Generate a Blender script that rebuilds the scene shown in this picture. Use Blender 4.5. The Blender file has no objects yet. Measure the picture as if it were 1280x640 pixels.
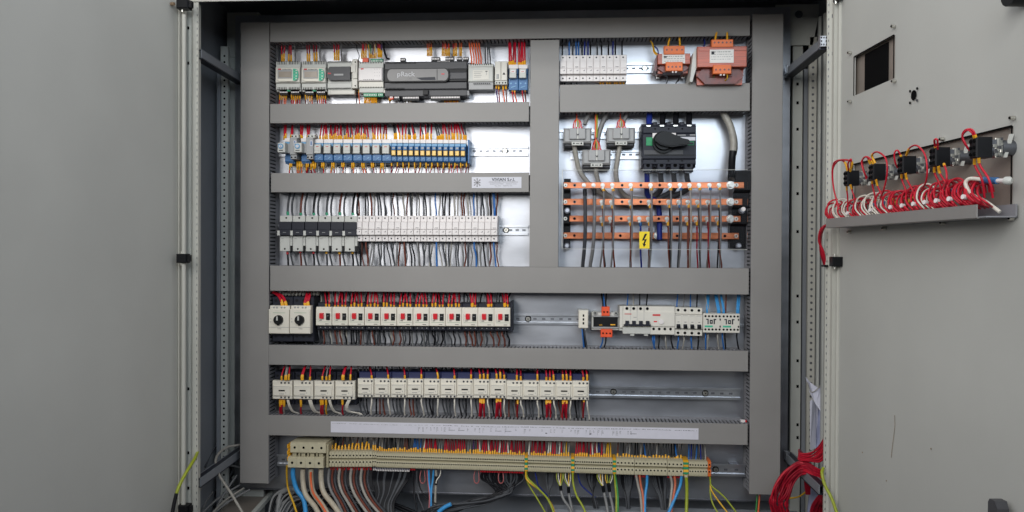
import bpy, bmesh, math, random
from mathutils import Vector, Matrix
random.seed(7)
rnd=random.random
def U(a,b): return a+(b-a)*rnd()
rad=math.radians
# ------------------------------------------------------------------ scene + camera
S=bpy.context.scene
COL=S.collection
D0=2.17; CZ=1.2; F=1004.6
YAW,PITCH,ROLL=rad(3.9),rad(0.46),rad(0.25)
RM=Matrix.Rotation(YAW,3,'Z')@Matrix.Rotation(math.pi/2-PITCH,3,'X')@Matrix.Rotation(ROLL,3,'Z')
def ray(px,py): return RM@Vector(((px-640)/F,-(py-320)/F,-1))
def P(px,py,Y=0.0):
    """point of the cabinet that is seen at (px,py), at depth Y (0 = cable duct covers, 0.083 = mounting plate)"""
    d=ray(px,py); t=(Y+D0)/d.y
    return Vector((d.x*t,Y,CZ+d.z*t))
cd=bpy.data.cameras.new('camera'); cam=bpy.data.objects.new('camera',cd); COL.objects.link(cam)
cam.matrix_world=Matrix.Translation((0,-D0,CZ))@RM.to_4x4()
cd.sensor_width=36; cd.lens=36*F/1280; cd.clip_start=0.02; cd.clip_end=50
S.camera=cam
S.render.filter_size=1.15; S.render.resolution_x=1024; S.render.resolution_y=512
# ------------------------------------------------------------------ materials
def lin(c): return tuple(((x/255)/12.92 if x/255<=.04045 else ((x/255+.055)/1.055)**2.4) for x in c)
MATS={}
def mat(name,rgb,rough=.5,metal=0,var=.06,scale=40,bump=0,bscale=300,spec=.5,stretch=None,trans=0,rvar=.05):
    if name in MATS: return MATS[name]
    m=bpy.data.materials.new(name); m.use_nodes=True; nt=m.node_tree; n=nt.nodes; L=nt.links
    b=n['Principled BSDF']; c=lin(rgb)
    tc=n.new('ShaderNodeTexCoord'); mp=n.new('ShaderNodeMapping'); L.new(tc.outputs['Object'],mp.inputs[0])
    if stretch: mp.inputs['Scale'].default_value=stretch
    nz=n.new('ShaderNodeTexNoise'); nz.inputs['Scale'].default_value=scale; nz.inputs['Detail'].default_value=5
    L.new(mp.outputs[0],nz.inputs['Vector'])
    cr=n.new('ShaderNodeValToRGB')
    cr.color_ramp.elements[0].position=.3; cr.color_ramp.elements[1].position=.7
    cr.color_ramp.elements[0].color=tuple(x*(1-var*1.6) for x in c)+(1,)
    cr.color_ramp.elements[1].color=tuple(min(1,x*(1+var)) for x in c)+(1,)
    L.new(nz.outputs['Fac'],cr.inputs[0]); L.new(cr.outputs[0],b.inputs['Base Color'])
    b.inputs['Metallic'].default_value=metal; b.inputs['Specular IOR Level'].default_value=spec
    mr=n.new('ShaderNodeMapRange'); L.new(nz.outputs['Fac'],mr.inputs[0])
    mr.inputs[3].default_value=max(.02,rough-rvar); mr.inputs[4].default_value=min(1,rough+rvar); L.new(mr.outputs[0],b.inputs['Roughness'])
    if bump:
        n2=n.new('ShaderNodeTexNoise'); n2.inputs['Scale'].default_value=bscale; L.new(mp.outputs[0],n2.inputs['Vector'])
        bp=n.new('ShaderNodeBump'); bp.inputs['Strength'].default_value=bump; bp.inputs['Distance'].default_value=.001
        L.new(n2.outputs['Fac'],bp.inputs['Height']); L.new(bp.outputs[0],b.inputs['Normal'])
    MATS[name]=m; return m
PAINT=mat('door_paint',(190,190,184),.55,var=.05,scale=2.6,bump=.12,bscale=260,spec=.35)
FRAME=mat('frame_paint',(188,187,178),.5,var=.04,scale=6,bump=.1,spec=.4)
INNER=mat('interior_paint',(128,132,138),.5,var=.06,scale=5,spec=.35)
INNERR=mat('interior_rail_paint',(186,188,182),.5,var=.05,scale=8,spec=.35)
DUCT=mat('duct_plastic',(142,139,136),.48,var=.03,scale=9,bump=.06,bscale=180,spec=.4)
DUCTB=mat('duct_body_plastic',(138,138,142),.55,var=.03,scale=14,spec=.3)
PLATE=mat('galvanised_plate',(188,190,196),.36,1,var=.10,scale=7,bump=.05,bscale=40,stretch=(1,1,2.5),rvar=.06)
STEEL=mat('zinc_steel',(205,208,214),.32,1,var=.05,scale=30)
STEELD=mat('slot_steel',(120,122,128),.5,1,var=.05,scale=30)
SCREW=mat('screw_metal',(215,213,205),.3,1,var=.1,scale=200)
COPPER=mat('copper',(224,140,100),.32,1,var=.30,scale=16,stretch=(.6,1,2),rvar=.1)
CREAM=mat('cream_plastic',(226,220,206),.42,var=.02,scale=60)
CREAM2=mat('ivory_plastic',(216,212,202),.45,var=.02,scale=60)
WHITEP=mat('white_plastic',(228,222,220),.4,var=.02,scale=60)
LGREY=mat('light_grey_plastic',(196,196,190),.45,var=.03,scale=50)
MGREY=mat('mid_grey_plastic',(158,158,158),.45,var=.03,scale=50)
DGREY=mat('dark_grey_plastic',(74,74,77),.42,var=.04,scale=50,spec=.3)
CHAR=mat('charcoal_plastic',(38,40,50),.45,var=.06,scale=60,spec=.25)
BLACK=mat('black_plastic',(20,21,24),.42,var=.08,scale=60,spec=.22)
NAVY=mat('navy_plastic',(38,44,84),.45,var=.06,scale=60)
BLUEP=mat('blue_plastic',(44,102,156),.42,var=.05,scale=60)
BLUEL=mat('light_blue_plastic',(106,158,196),.42,var=.05,scale=60)
AMBER=mat('amber_plastic',(252,202,104),.35,var=.16,scale=160)
GREENP=mat('green_plastic',(40,150,110),.45,var=.05)
GREENK=mat('green_key',(72,186,150),.45,var=.06,scale=90)
ORANGE=mat('orange_plastic',(226,112,48),.45,var=.05)
ORANGER=mat('red_orange_plastic',(232,84,42),.45,var=.05)
REDP=mat('red_plastic',(214,36,48),.38,var=.05)
TRED=mat('varnished_winding',(180,84,56),.36,var=.2,scale=30,stretch=(.4,1,9),spec=.6)
TREDD=mat('dark_varnish',(112,50,42),.35,var=.35,scale=40)
BEIGE=mat('beige_terminal',(194,186,158),.5,var=.05,scale=80)
BEIGED=mat('beige_terminal_lip',(174,166,138),.5,var=.05,scale=80)
LCD=mat('lcd_glass',(158,146,132),.25,var=.05,scale=80)
LABEL=mat('paper_label',(226,224,220),.6,var=.02,scale=60)
SILVERL=mat('silver_label',(206,206,214),.5,var=.02,scale=60)
STRIPM=mat('marking_strip',(212,210,220),.55,var=.02,scale=60)
INK=mat('ink',(44,44,52),.7,var=.1)
INKL=mat('pale_ink',(140,138,140),.7,var=.1)
INKW=mat('white_ink',(196,196,198),.7,var=.05)
INKR=mat('red_ink',(196,60,60),.6,var=.1)
INKG=mat('green_ink',(120,160,130),.6,var=.1)
YELLOW=mat('yellow_sleeve',(240,176,40),.45,var=.08,scale=300)
YSIGN=mat('yellow_sign',(240,210,20),.5,var=.03)
HOLE=mat('dark_hole',(9,9,10),.9,var=.1,spec=.1)
DULL=mat('dull_cast_metal',(150,150,144),.5,.5,var=.15,scale=150)
FILM=mat('brown_film',(138,129,120),.4,var=.12,scale=12)
RUST=mat('rust_scratch',(146,122,96),.8,var=.3,scale=200)
PAPER=mat('paper',(206,208,222),.6,var=.05,scale=20)
GREENS=mat('switch_green',(0,140,84),.45,var=.04)
W_={}
def wm(name,rgb,rough=.42): W_[name]=mat(name+'_wire_sheath',rgb,rough,var=.08,scale=120,spec=.2 if sum(rgb)<240 else .45); return W_[name]
wm('red',(196,24,48)); wm('darkred',(150,20,40)); wm('white',(222,216,204)); wm('grey',(128,128,128)); wm('darkgrey',(74,76,80))
wm('black',(26,26,30)); wm('brown',(112,62,50)); wm('blue',(40,104,176)); wm('lightblue',(60,150,212)); wm('orange',(232,106,58))
wm('yellowgreen',(154,164,44)); wm('yellow',(226,176,44)); wm('pink',(176,96,96)); wm('beige',(190,180,160)); wm('purple',(84,50,110))
wm('navy',(36,50,130)); wm('green',(60,140,70)); wm('lightgrey',(160,156,148)); wm('tan',(206,110,78))
# clear acrylic
ACR=bpy.data.materials.new('clear_acrylic'); ACR.use_nodes=True
_n=ACR.node_tree.nodes; _l=ACR.node_tree.links; _n.clear()
o=_n.new('ShaderNodeOutputMaterial'); mx=_n.new('ShaderNodeMixShader'); t=_n.new('ShaderNodeBsdfTransparent'); g=_n.new('ShaderNodeBsdfGlossy')
t.inputs[0].default_value=(.93,.93,.94,1); g.inputs['Roughness'].default_value=.12
fr=_n.new('ShaderNodeFresnel'); fr.inputs[0].default_value=1.10
nz=_n.new('ShaderNodeTexNoise'); nz.inputs['Scale'].default_value=25
ma=_n.new('ShaderNodeMath'); ma.operation='MULTIPLY_ADD'; ma.inputs[1].default_value=.004
_l.new(nz.outputs['Fac'],ma.inputs[0]); _l.new(fr.outputs[0],ma.inputs[2])
_l.new(ma.outputs[0],mx.inputs[0]); _l.new(t.outputs[0],mx.inputs[1]); _l.new(g.outputs[0],mx.inputs[2]); _l.new(mx.outputs[0],o.inputs[0])
# ------------------------------------------------------------------ mesh builder
class MB:
    def __init__(s,k=1.0,off=(0,0,0)):
        s.v=[];s.f=[];s.m=[];s.sm=[];s.ms=[];s.k=k;s.off=Vector(off)
    def mi(s,m):
        if m not in s.ms: s.ms.append(m)
        return s.ms.index(m)
    def add(s,vs,fs,m,smooth=False):
        b=len(s.v); i=s.mi(m)
        for v in vs: s.v.append(Vector(v)*s.k+s.off)
        for f in fs: s.f.append([b+q for q in f]); s.m.append(i); s.sm.append(smooth)
    def box(s,x0,x1,y0,y1,z0,z1,m,ch=0):
        if ch:
            ch=min(ch,(x1-x0)*.4,(z1-z0)*.4,(y1-y0)*.9)
            vs=[(x0,y1,z0),(x1,y1,z0),(x1,y1,z1),(x0,y1,z1),(x0,y0+ch,z0),(x1,y0+ch,z0),(x1,y0+ch,z1),(x0,y0+ch,z1),
                (x0+ch,y0,z0+ch),(x1-ch,y0,z0+ch),(x1-ch,y0,z1-ch),(x0+ch,y0,z1-ch)]
            fs=[(3,2,1,0)]+[(a,(a+1)%4,(a+1)%4+4,a+4) for a in range(4)]+[(a+4,(a+1)%4+4,(a+1)%4+8,a+8) for a in range(4)]+[(8,9,10,11)]
        else:
            vs=[(x0,y0,z0),(x1,y0,z0),(x1,y0,z1),(x0,y0,z1),(x0,y1,z0),(x1,y1,z0),(x1,y1,z1),(x0,y1,z1)]
            fs=[(0,1,2,3),(7,6,5,4),(4,5,1,0),(5,6,2,1),(6,7,3,2),(7,4,0,3)]
        s.add(vs,fs,m); return s
    def prism(s,pts,y0,y1,m,ch=0):
        n=len(pts); vs=[(x,y0,z) for x,z in pts]+[(x,y1,z) for x,z in pts]
        s.add(vs,[list(range(n)),list(range(2*n-1,n-1,-1))]+[(a+n,(a+1)%n+n,(a+1)%n,a) for a in range(n)],m); return s
    def side(s,pts,x0,x1,m):   # profile (y,z) extruded along x
        n=len(pts); vs=[(x0,y,z) for y,z in pts]+[(x1,y,z) for y,z in pts]
        s.add(vs,[list(range(n)),list(range(2*n-1,n-1,-1))]+[(a+n,(a+1)%n+n,(a+1)%n,a) for a in range(n)],m); return s
    def cyl(s,c0,c1,r,m,n=12,r2=None,smooth=True):
        c0=Vector(c0);c1=Vector(c1); r2=r if r2 is None else r2
        d=(c1-c0).normalized(); a=d.orthogonal().normalized(); b=d.cross(a)
        ri=[(math.cos(2*math.pi*i/n),math.sin(2*math.pi*i/n)) for i in range(n)]
        vs=[c0+(a*c+b*q)*r for c,q in ri]+[c1+(a*c+b*q)*r2 for c,q in ri]
        s.add(vs,[(i,(i+1)%n,(i+1)%n+n,i+n) for i in range(n)],m,smooth)
        s.add(vs,[list(range(n))[::-1],list(range(n,2*n))],m); return s
    def disc(s,x,z,r,y0,y1,m,n=12,r2=None): return s.cyl((x,y0,z),(x,y1,z),r if r2 is None else r2,m,n,r)
    def tube(s,pts,r,m,n=6,cap=True):
        pts=[Vector(p) for p in pts]; k=len(pts); rs=r if isinstance(r,(list,tuple)) else [r]*k
        tg=[(pts[min(i+1,k-1)]-pts[max(i-1,0)]).normalized() for i in range(k)]
        a=tg[0].orthogonal().normalized(); vs=[]
        for i in range(k):
            a=(a-tg[i]*a.dot(tg[i])); a=a.normalized() if a.length>1e-6 else tg[i].orthogonal().normalized(); b=tg[i].cross(a)
            for j in range(n):
                t=2*math.pi*j/n; vs.append(pts[i]+(a*math.cos(t)+b*math.sin(t))*rs[i])
        fs=[(i*n+j,i*n+(j+1)%n,(i+1)*n+(j+1)%n,(i+1)*n+j) for i in range(k-1) for j in range(n)]
        s.add(vs,fs,m,True)
        if cap: s.add(vs,[list(range(n))[::-1],list(range((k-1)*n,k*n))],m)
        return s
    def build(s,name,parent=None,loc=None):
        me=bpy.data.meshes.new(name)
        o0=Vector(loc) if loc is not None else Vector((0,0,0))
        me.from_pydata([v-o0 for v in s.v],[],s.f); 
        for m in s.ms: me.materials.append(m)
        me.polygons.foreach_set('material_index',s.m); me.polygons.foreach_set('use_smooth',s.sm); me.update()
        bm=bmesh.new(); bm.from_mesh(me); bmesh.ops.recalc_face_normals(bm,faces=bm.faces); bm.to_mesh(me); bm.free()
        o=bpy.data.objects.new(name,me); COL.objects.link(o); o.parent=parent
        if loc is not None: o.location=loc
        return o
def tag(o,label,cat,group=None,kind=None):
    o['label']=label; o['category']=cat
    if group: o['group']=group
    if kind: o['kind']=kind
    return o
def thing(name,label,cat,loc=(0,0,0),group=None):
    o=bpy.data.objects.new(name,None); COL.objects.link(o); o.location=loc; o.empty_display_size=.02
    return tag(o,label,cat,group)
KIDS={};GK={}
def freeze(root):
    KIDS[root]=[x for x in COL.objects if x.parent==root]
    for k in KIDS[root]: GK[k]=[x for x in COL.objects if x.parent==k]
def dup(root,label=None):
    if root not in KIDS: freeze(root)
    c=root.copy(); COL.objects.link(c)
    if label: c['label']=label
    for ch in KIDS[root]:
        d=ch.copy(); COL.objects.link(d); d.parent=c
        for g in GK[ch]:
            e=g.copy(); COL.objects.link(e); e.parent=d
    return c
ORD=['leftmost','second','third','fourth','fifth','sixth','seventh','eighth','ninth','tenth','eleventh','twelfth','thirteenth','fourteenth','fifteenth','sixteenth','seventeenth','eighteenth','nineteenth','twentieth','twenty-first','twenty-second','twenty-third']
def ordl(i,n):
    if i==0: return 'leftmost'
    if i==n-1: return 'rightmost'
    return ORD[i]
def text_mesh(name,body,size,m,parent,loc,thick=.0002,align='CENTER',bold=0,sx=1,rot=None):
    cu=bpy.data.curves.new(name,'FONT'); cu.body=body; cu.size=size; cu.align_x=align; cu.align_y='CENTER'; cu.extrude=thick; cu.offset=bold
    t=bpy.data.objects.new('tmp',cu); COL.objects.link(t)
    me=bpy.data.meshes.new_from_object(t.evaluated_get(bpy.context.evaluated_depsgraph_get())); bpy.data.objects.remove(t)
    me.transform(Matrix.Diagonal((sx,1,1,1))); me.transform(Matrix.Rotation(math.pi/2,4,'X'))
    if rot: me.transform(rot)
    me.materials.clear(); me.materials.append(m)
    o=bpy.data.objects.new(name,me); COL.objects.link(o); o.parent=parent; o.location=loc
    return o
class Dev:
    """a device built in px-like units: x right, z up, y back from its front face; its origin lies at its back on the rail"""
    def __init__(s,name,label,cat,cx,cy,yf,depth,group=None):
        s.k=(yf+D0)/F; s.dep=depth; s.root=thing(name,label,cat,P(cx,cy,yf)+Vector((0,depth*s.k,0)),group); s.off=(0,-depth*s.k,0)
    def mb(s): return MB(s.k,s.off)
    def bx(s,name,x0,x1,y0,y1,z0,z1,m,ch=0,parent=None):
        return s.mb().box(x0,x1,y0,y1,z0,z1,m,ch).build(name,parent or s.root)
    def scr(s,name,x,z,y,r,m=HOLE,parent=None,n=10,h=.25):
        return s.mb().disc(x,z,r,y-h,y+.5,m,n).build(name,parent or s.root)
    def txt(s,body,x,z,y,size,m,bold=0,sx=1,name='lettering',parent=None,align='CENTER'):
        return text_mesh(name,body,size*s.k,m,parent or s.root,Vector((x,y,z))*s.k+Vector(s.off),.0001,align,bold*s.k,sx)
def place(root,cx,cy,yf,dep,k): root.location=P(cx,cy,yf)+Vector((0,dep*k,0))
# ------------------------------------------------------------------ wires (collected first, the largest 300 become single things)
WIRES=[]
def cr(pts,n=6):
    pts=[Vector(p) for p in pts]; out=[]
    q=[pts[0]*2-pts[1]]+pts+[pts[-1]*2-pts[-2]]
    for i in range(1,len(q)-2):
        for j in range(n):
            t=j/n; a,b,c,d=q[i-1],q[i],q[i+1],q[i+2]
            out.append(.5*((2*b)+(c-a)*t+(2*a-5*b+4*c-d)*t*t+(3*b-3*c+d-a)*t*t*t))
    out.append(pts[-1]); return out
COLN={'red':'red','darkred':'dark red','white':'white','grey':'grey','darkgrey':'dark grey','black':'black','brown':'brown','blue':'blue','lightblue':'light blue','orange':'orange','yellowgreen':'yellow-green','yellow':'yellow','pink':'pinkish','beige':'beige','purple':'purple','navy':'dark blue','green':'green','lightgrey':'pale grey','tan':'reddish tan'}
def wire(pts,col,r,where,sleeve=None,seg=5,scol=None):
    """pts: (px,py,Y) list; r in px; sleeve=(t0,t1) fraction from the first point"""
    k=(((pts[0].y if isinstance(pts[0],Vector) else pts[0][2]))+D0)/F; w=[p if isinstance(p,Vector) else P(*p) for p in pts]; c=cr(w,seg)
    L=sum((c[i+1]-c[i]).length for i in range(len(c)-1))/k
    WIRES.append(dict(c=c,col=col,r=r*k,where=where,sl=sleeve,k=k,size=L*r,scol=scol))
# wire from a terminal (x,y) up or down to a duct edge yd, then on inside the duct
def wd(x,y,yd,col,r,where,yf=.03,dx=0,sl=5,bow=0,slcol=None,into=9,slw=1.0):
    s=1 if yd>y else -1; L=abs(yd-y); r*=1.2 if y<345 else 1.08
    a=[(x,y-s*1.5,yf+.004),(x,y+s*L*.25,yf-.002),(x+dx*.45+bow,y+s*L*.6,yf+.004),(x+dx,yd,.042),(x+dx*1.05,yd+s*into,.046)]
    wire(a,col,r,where,(sl/L) if sl else None,scol=slcol)
def emit_wires():
    WIRES.sort(key=lambda w:-w['size'])
    stuff=MB()
    for i,w in enumerate(WIRES):
        c=w['c']; sm=W_[w['col']]; sc=MATS.get(w['scol'] or 'yellow_sleeve')
        sp=None
        if w['sl']:
            tot=sum((c[j+1]-c[j]).length for j in range(len(c)-1)); a=0; sp=[c[0]]; lim=min(.9,w['sl'])*tot*U(.55,.95)
            for j in range(len(c)-1):
                d=(c[j+1]-c[j]).length
                if a+d>=lim: sp.append(c[j].lerp(c[j+1],(lim-a)/d)); break
                a+=d; sp.append(c[j+1])
        if i<296:
            mb=MB().tube(c,w['r'],sm,6); o=mb.build('wire',None,c[0])
            tag(o,COLN[w['col']]+' wire'+(' with marker sleeve' if w['sl'] else '')+' '+w['where'],'wire',w['where'][:60])
            if sp: 
                q=MB().tube(sp,w['r']*1.25+.0002,sc,6).build('marker_sleeve',o,None)
                q.data.transform(Matrix.Translation(-c[0]))
        else:
            stuff.tube(c,w['r'],sm,5)
            if sp: stuff.tube(sp,w['r']*1.25+.0002,sc,5)
    if stuff.v: tag(stuff.build('short_wires'),'mass of short thin wires packed between the devices and the cable ducts','wires',kind='stuff')
    print('WIRES',len(WIRES))
# ------------------------------------------------------------------ cabinet
cab=thing('electrical_cabinet','large grey steel control cabinet standing with both doors wide open','cabinet',(0,0,0))
XLw,XRw=-.995,.690; YF=-.26; YB=.24; ZT=CZ+.70; ZB=CZ-1.02
def cbox(name,a,b,m,ch=0,parent=cab): return MB().box(a[0],b[0],a[1],b[1],a[2],b[2],m,ch).build(name,parent)
cbox('side_panel',(XLw-.004,YF+.02,ZB),(XLw,YB,ZT),INNER)
cbox('side_panel',(XRw,YF+.02,ZB),(XRw+.004,YB,ZT),INNER)
cbox('back_panel',(XLw,YB,ZB),(XRw,YB+.004,ZT),INNER)
cbox('roof',(XLw-.01,YF+.004,ZT),(XRw+.01,YB+.01,ZT+.02),INNER)
cbox('bottom_panel',(XLw,YF+.004,ZB-.02),(XRw,YB,ZB),INNER)
def X(px,Y,py=320): return P(px,py,Y).x
def Z(py,Y,px=640): return P(px,py,Y).z
# front frame: top bar, bottom bar, two posts with perforated inner lips
zt=Z(2.0,YF,245)
MB().box(XLw-.02,XRw+.02,YF,YF+.004,zt,ZT+.02,FRAME,.001).box(XLw-.02,XRw+.02,YF+.004,YF+.03,ZT-.03,ZT+.0,INNER).build('frame_bar',cab)
MB().box(XLw-.02,XRw+.02,YF,YF+.03,ZB-.02,ZB+.05,FRAME,.003).build('frame_bar',cab)
def post(pxo,pxm,pxi,sgn):
    mb=MB(); a,b,c=X(pxo,YF),X(pxm,YF),X(pxi,YF)
    lo,hi=min(a,b),max(a,b)
    mb.box(lo,hi,YF,YF+.03,ZB,zt,FRAME,.004)
    lo2,hi2=min(b,c),max(b,c)
    mb.box(lo2,hi2,YF+.004,YF+.007,ZB,zt,FRAME)
    out=XLw-.02 if sgn<0 else XRw+.02
    mb.box(min(out,a),max(out,a),YF+.008,YF+.03,ZB,zt,MATS['interior_rail_paint'])
    z=ZB+.02; xm=(b+c)/2
    while z<zt-.01:
        mb.box(xm-.0007,xm+.0007,YF+.0032,YF+.0045,z,z+.005,STEELD); z+=.0165
    mb.build('door_post',cab)
post(238.5,243.8,246.8,-1); post(1043.5,1036,1032.6,1)
# inner posts at the back corners
def strip(pxa,pxb,Y,ya,yb,m,name,holes=None,th=.012,side=0,hm=HOLE):
    a,b=X(pxa,Y),X(pxb,Y); za,zb=Z(ya,Y,pxa),(ZB if yb is None else Z(yb,Y,pxa))
    mb=MB().box(a,b,Y,Y+th,zb,za,m,.001)
    if holes:
        hx,pit,r,y0=holes; z=Z(y0,Y,hx); k=(Y+D0)/F; cx=X(hx,Y)
        zz=z
        while zz>max(zb,CZ-.85)+.01:
            mb.cyl((cx,Y-.0004,zz),(cx,Y+.002,zz),r*k,hm,10,smooth=False); zz-=pit*k
    return mb.build(name,cab)
strip(275.2,284.6,.03,58,None,INNERR,'perforated_post',(280.2,7.8,1.35,70))
strip(270.5,274.6,.02,88,None,INNER,'post_edge')
strip(285.5,330,.10,19,None,INNERR,'back_post')
strip(1010.2,1019.6,.10,46,None,FRAME,'perforated_post',(1014.6,8.2,1.5,76),hm=STEELD)
strip(989.5,1002,.112,8,None,INNERR,'back_post')
strip(1003.5,1008.6,.12,86,None,INNER,'post_edge')
strip(1022,1025,.03,20,None,INNERR,'post_edge'); strip(1028.5,1031,-.02,16,None,INNERR,'post_edge')
# big holes of the back posts
for y in (31,52,60,74,114,136.5,167,213,243,289,319,324,365,396,441,472,518,533,557):
    p=P(298.3,y,.0995); MB().cyl((p.x,p.y-.0006,p.z),(p.x,p.y+.002,p.z),.0042,HOLE,10,smooth=False).build('post_hole',cab)
for y in (41,52,78.5,105,128.5,161.5,209,242,289.5,370,402.5,451,483,531,547):
    p=P(997,y,.111); MB().box(p.x-.003,p.x+.003,p.y-.0006,p.y+.002,p.z-.004,p.z+.004,HOLE).build('post_hole',cab)
# corner gussets at the top
mb=MB(); a=P(287,18,.115); b=P(326,30,.115); mb.box(a.x,b.x,a.y-.02,a.y,b.z-.1,a.z,INNERR,.002)
mb.cyl((X(309,.09),.094,Z(27,.09,309)),(X(309,.09),.097,Z(27,.09,309)),.008,HOLE,12,smooth=False); mb.build('corner_gusset',cab)
mb=MB(); a=P(968,8,.115); b=P(1024,8,.115); c=P(1010,58,.115)
mb.prism([(a.x,c.z),(a.x,a.z),(b.x,a.z),(X(1012,.115),c.z)],.10,.106,INNERR)
for hx in (982,998.5):
    q=P(hx,18,.10); mb.cyl((q.x,.0985,q.z),(q.x,.102,q.z),.0105,STEELD,14,smooth=False)
mb.build('corner_gusset',cab)
# depth braces between the front posts and the mounting plate
def brace(x0,y0,Ya,x1,y1,Yb,name='depth_brace'):
    a,b=P(x0,y0,Ya),P(x1,y1,Yb); a.z=b.z=(a.z+b.z)/2
    mb=MB(); d=(b-a); n=Vector((0,0,1)); s=d.cross(n).normalized()
    def bar(o,w,h,m):
        vs=[]
        for p in (a,b):
            for sx,sz in ((-1,-1),(1,-1),(1,1),(-1,1)): vs.append(p+s*(o[0]+sx*w/2)+n*(o[1]+sz*h/2))
        mb.add(vs,[(0,1,2,3),(7,6,5,4),(0,4,5,1),(1,5,6,2),(2,6,7,3),(3,7,4,0)],m)
    bar((0,0),.014,.003,CHAR); bar((-.009,-.009),.003,.022,INNER); bar((.009,-.009),.003,.022,INNER)
    bar((0,-.02),.022,.003,CHAR)
    o=mb.build(name,cab)
    return o
brace(247,62,-.24,301,97,.07); brace(1030,52,-.24,986,86,.07)
brace(246,607,-.24,301,553,.07); brace(1029,604,-.24,985,569,.07)
for px,py in ((986,86),(985,569)):
    p=P(px,py,.05); MB().box(p.x-.008,p.x+.004,.045,.06,p.z-.012,p.z+.010,STEEL,.001).build('bracket',cab)
p=P(1029,52,-.245); q=MB().box(p.x-.008,p.x+.008,-.25,-.235,p.z-.013,p.z+.013,STEEL,.001)
for a in (-1,0,1):
    for b in (-1,0,1):
        if a or b: q.box(p.x+a*.0055-.0013,p.x+a*.0055+.0013,-.2508,-.249,p.z+b*.008-.0018,p.z+b*.008+.0018,HOLE)
q.build('bracket',cab)
# mounting plate
px0,px1=X(300,.083)-.015,X(986,.083)
ztp=(Z(19,.083,345)+Z(9,.083,960))/2; zbp=(Z(612,.083,400)+Z(627,.083,860))/2
MB().box(px0,px1,.083,.086,zbp,ztp,PLATE).build('mounting_plate',cab)
MB().box(px0,px1,.080,.0825,zbp,zbp+.004,STEELD).build('plate_edge',cab)
# faint pencil holes of the plate


# ------------------------------------------------------------------ doors
TH_R=math.atan2(-.997,.0779); TH_L=math.atan2(-.997,-.0779)
H_R=Vector((.622,-.27,0)); H_L=Vector((-.94,-.27,0))
def DR(px,py,y,H=H_R,TH=TH_R):
    d=ray(px,py); yd=Vector((-math.sin(TH),math.cos(TH),0)); ud=Vector((math.cos(TH),math.sin(TH),0))
    C=Vector((0,-D0,CZ)); t=(y-(C-H).dot(yd))/d.dot(yd); w=C+d*t-H
    return w.dot(ud),w.z
def DW(px,py,off,TH=TH_R):       # world point seen at (px,py), off metres in front of the right door
    s,z=DR(px,py,-off); return H_R+Vector((math.cos(TH_R),math.sin(TH_R),0))*s+Vector((-math.sin(TH_R),math.cos(TH_R),0))*(-off)+Vector((0,0,z))
def rects(mb,s0,s1,z0,z1,holes,ya,yb,m):
    xs=sorted({s0,s1}|{h[0] for h in holes}|{h[1] for h in holes}); zs=sorted({z0,z1}|{h[2] for h in holes}|{h[3] for h in holes})
    for i in range(len(xs)-1):
        for j in range(len(zs)-1):
            cx,cz=(xs[i]+xs[i+1])/2,(zs[j]+zs[j+1])/2
            if any(h[0]<cx<h[1] and h[2]<cz<h[3] for h in holes): continue
            mb.box(xs[i],xs[i+1],ya,yb,zs[j],zs[j+1],m)
DZ0,DZ1=CZ-1.03,ZT+.02
def hole(pa,pb,pc,pd):   # four pixel corners: top-left, top-right, bottom-left, bottom-right
    s0=(DR(*pa,0)[0]+DR(*pc,0)[0])/2; s1=(DR(*pb,0)[0]+DR(*pd,0)[0])/2
    z1=(DR(*pa,0)[1]+DR(*pb,0)[1])/2; z0=(DR(*pc,0)[1]+DR(*pd,0)[1])/2
    return (s0,s1,z0,z1)
hw=hole((1068.5,71),(1118.5,44),(1068.5,120),(1118.5,97))
hc=hole((1067,208),(1266,154),(1067,262),(1266,254))
hc=(hc[0],hc[1],hc[2]-.02,hc[3])
def door(H,TH,sgn,holes):
    mb=MB(); rects(mb,.012,.80,DZ0,DZ1,holes,min(0,-sgn*.0016),max(0,-sgn*.0016),PAINT)
    d=mb.build('door',cab); d.location=H; d.rotation_euler=(0,0,TH)
    o=-sgn
    def sub(name,s0,s1,y0,y1,z0,z1,m,ch=0):
        return MB().box(s0,s1,min(y0*o,y1*o),max(y0*o,y1*o),z0,z1,m,ch).build(name,d)
    sub('outer_skin',-.005,.80,.022,.0235,DZ0,DZ1,PAINT) if not holes else None
    sub('door_edge',-.006,.003,-.012,.022,DZ0,DZ1,FRAME,0)
    sub('door_edge',.0065,.0135,-.005,.0,DZ0,DZ1,FRAME,.002)
    sub('door_edge',.795,.80,-.012,.022,DZ0,DZ1,FRAME)
    return d
dr=door(H_R,TH_R,-1,[hw,hc]); dl=door(H_L,TH_L,1,[])
dr['label']='right door with a screen cut-out and a row of switches'; dl['label']='plain left door'
# left door: lock rod on the door edge with black guides
mb=MB(); 
p=P(229.6,320,-.30)
MB().cyl((p.x,-.30,CZ-.75),(p.x,-.30,Z(12,-.30)),.0052,FRAME,12).build('lock_rod',cab)
def guide(px,py,Y,w=.012,h=.011):
    p=P(px,py,Y); g=MB().box(p.x-w,p.x+w,Y-.012,Y+.012,p.z-h,p.z+h,BLACK,.002).box(p.x+w,p.x+w*1.5,Y-.006,Y+.006,p.z-h*.7,p.z+h*.7,BLACK)
    g.cyl((p.x-.004,Y,p.z-h-.006),(p.x-.004,Y,p.z+h+.006),.0035,SCREW,8).build('hinge',cab)
guide(229,323,-.30); guide(230,6,-.30,.014,.011); guide(231,636,-.30); guide(1045.5,327,-.29); guide(1047,-3,-.29,.006,.008)
mb=MB()
for y in (35,79,486,566,610):
    p=P(235.6,y,-.252); MB().box(p.x-.0022,p.x+.0022,-.2535,-.250,p.z-.0035,p.z+.0035,HOLE).build('post_slot',cab)
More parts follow.
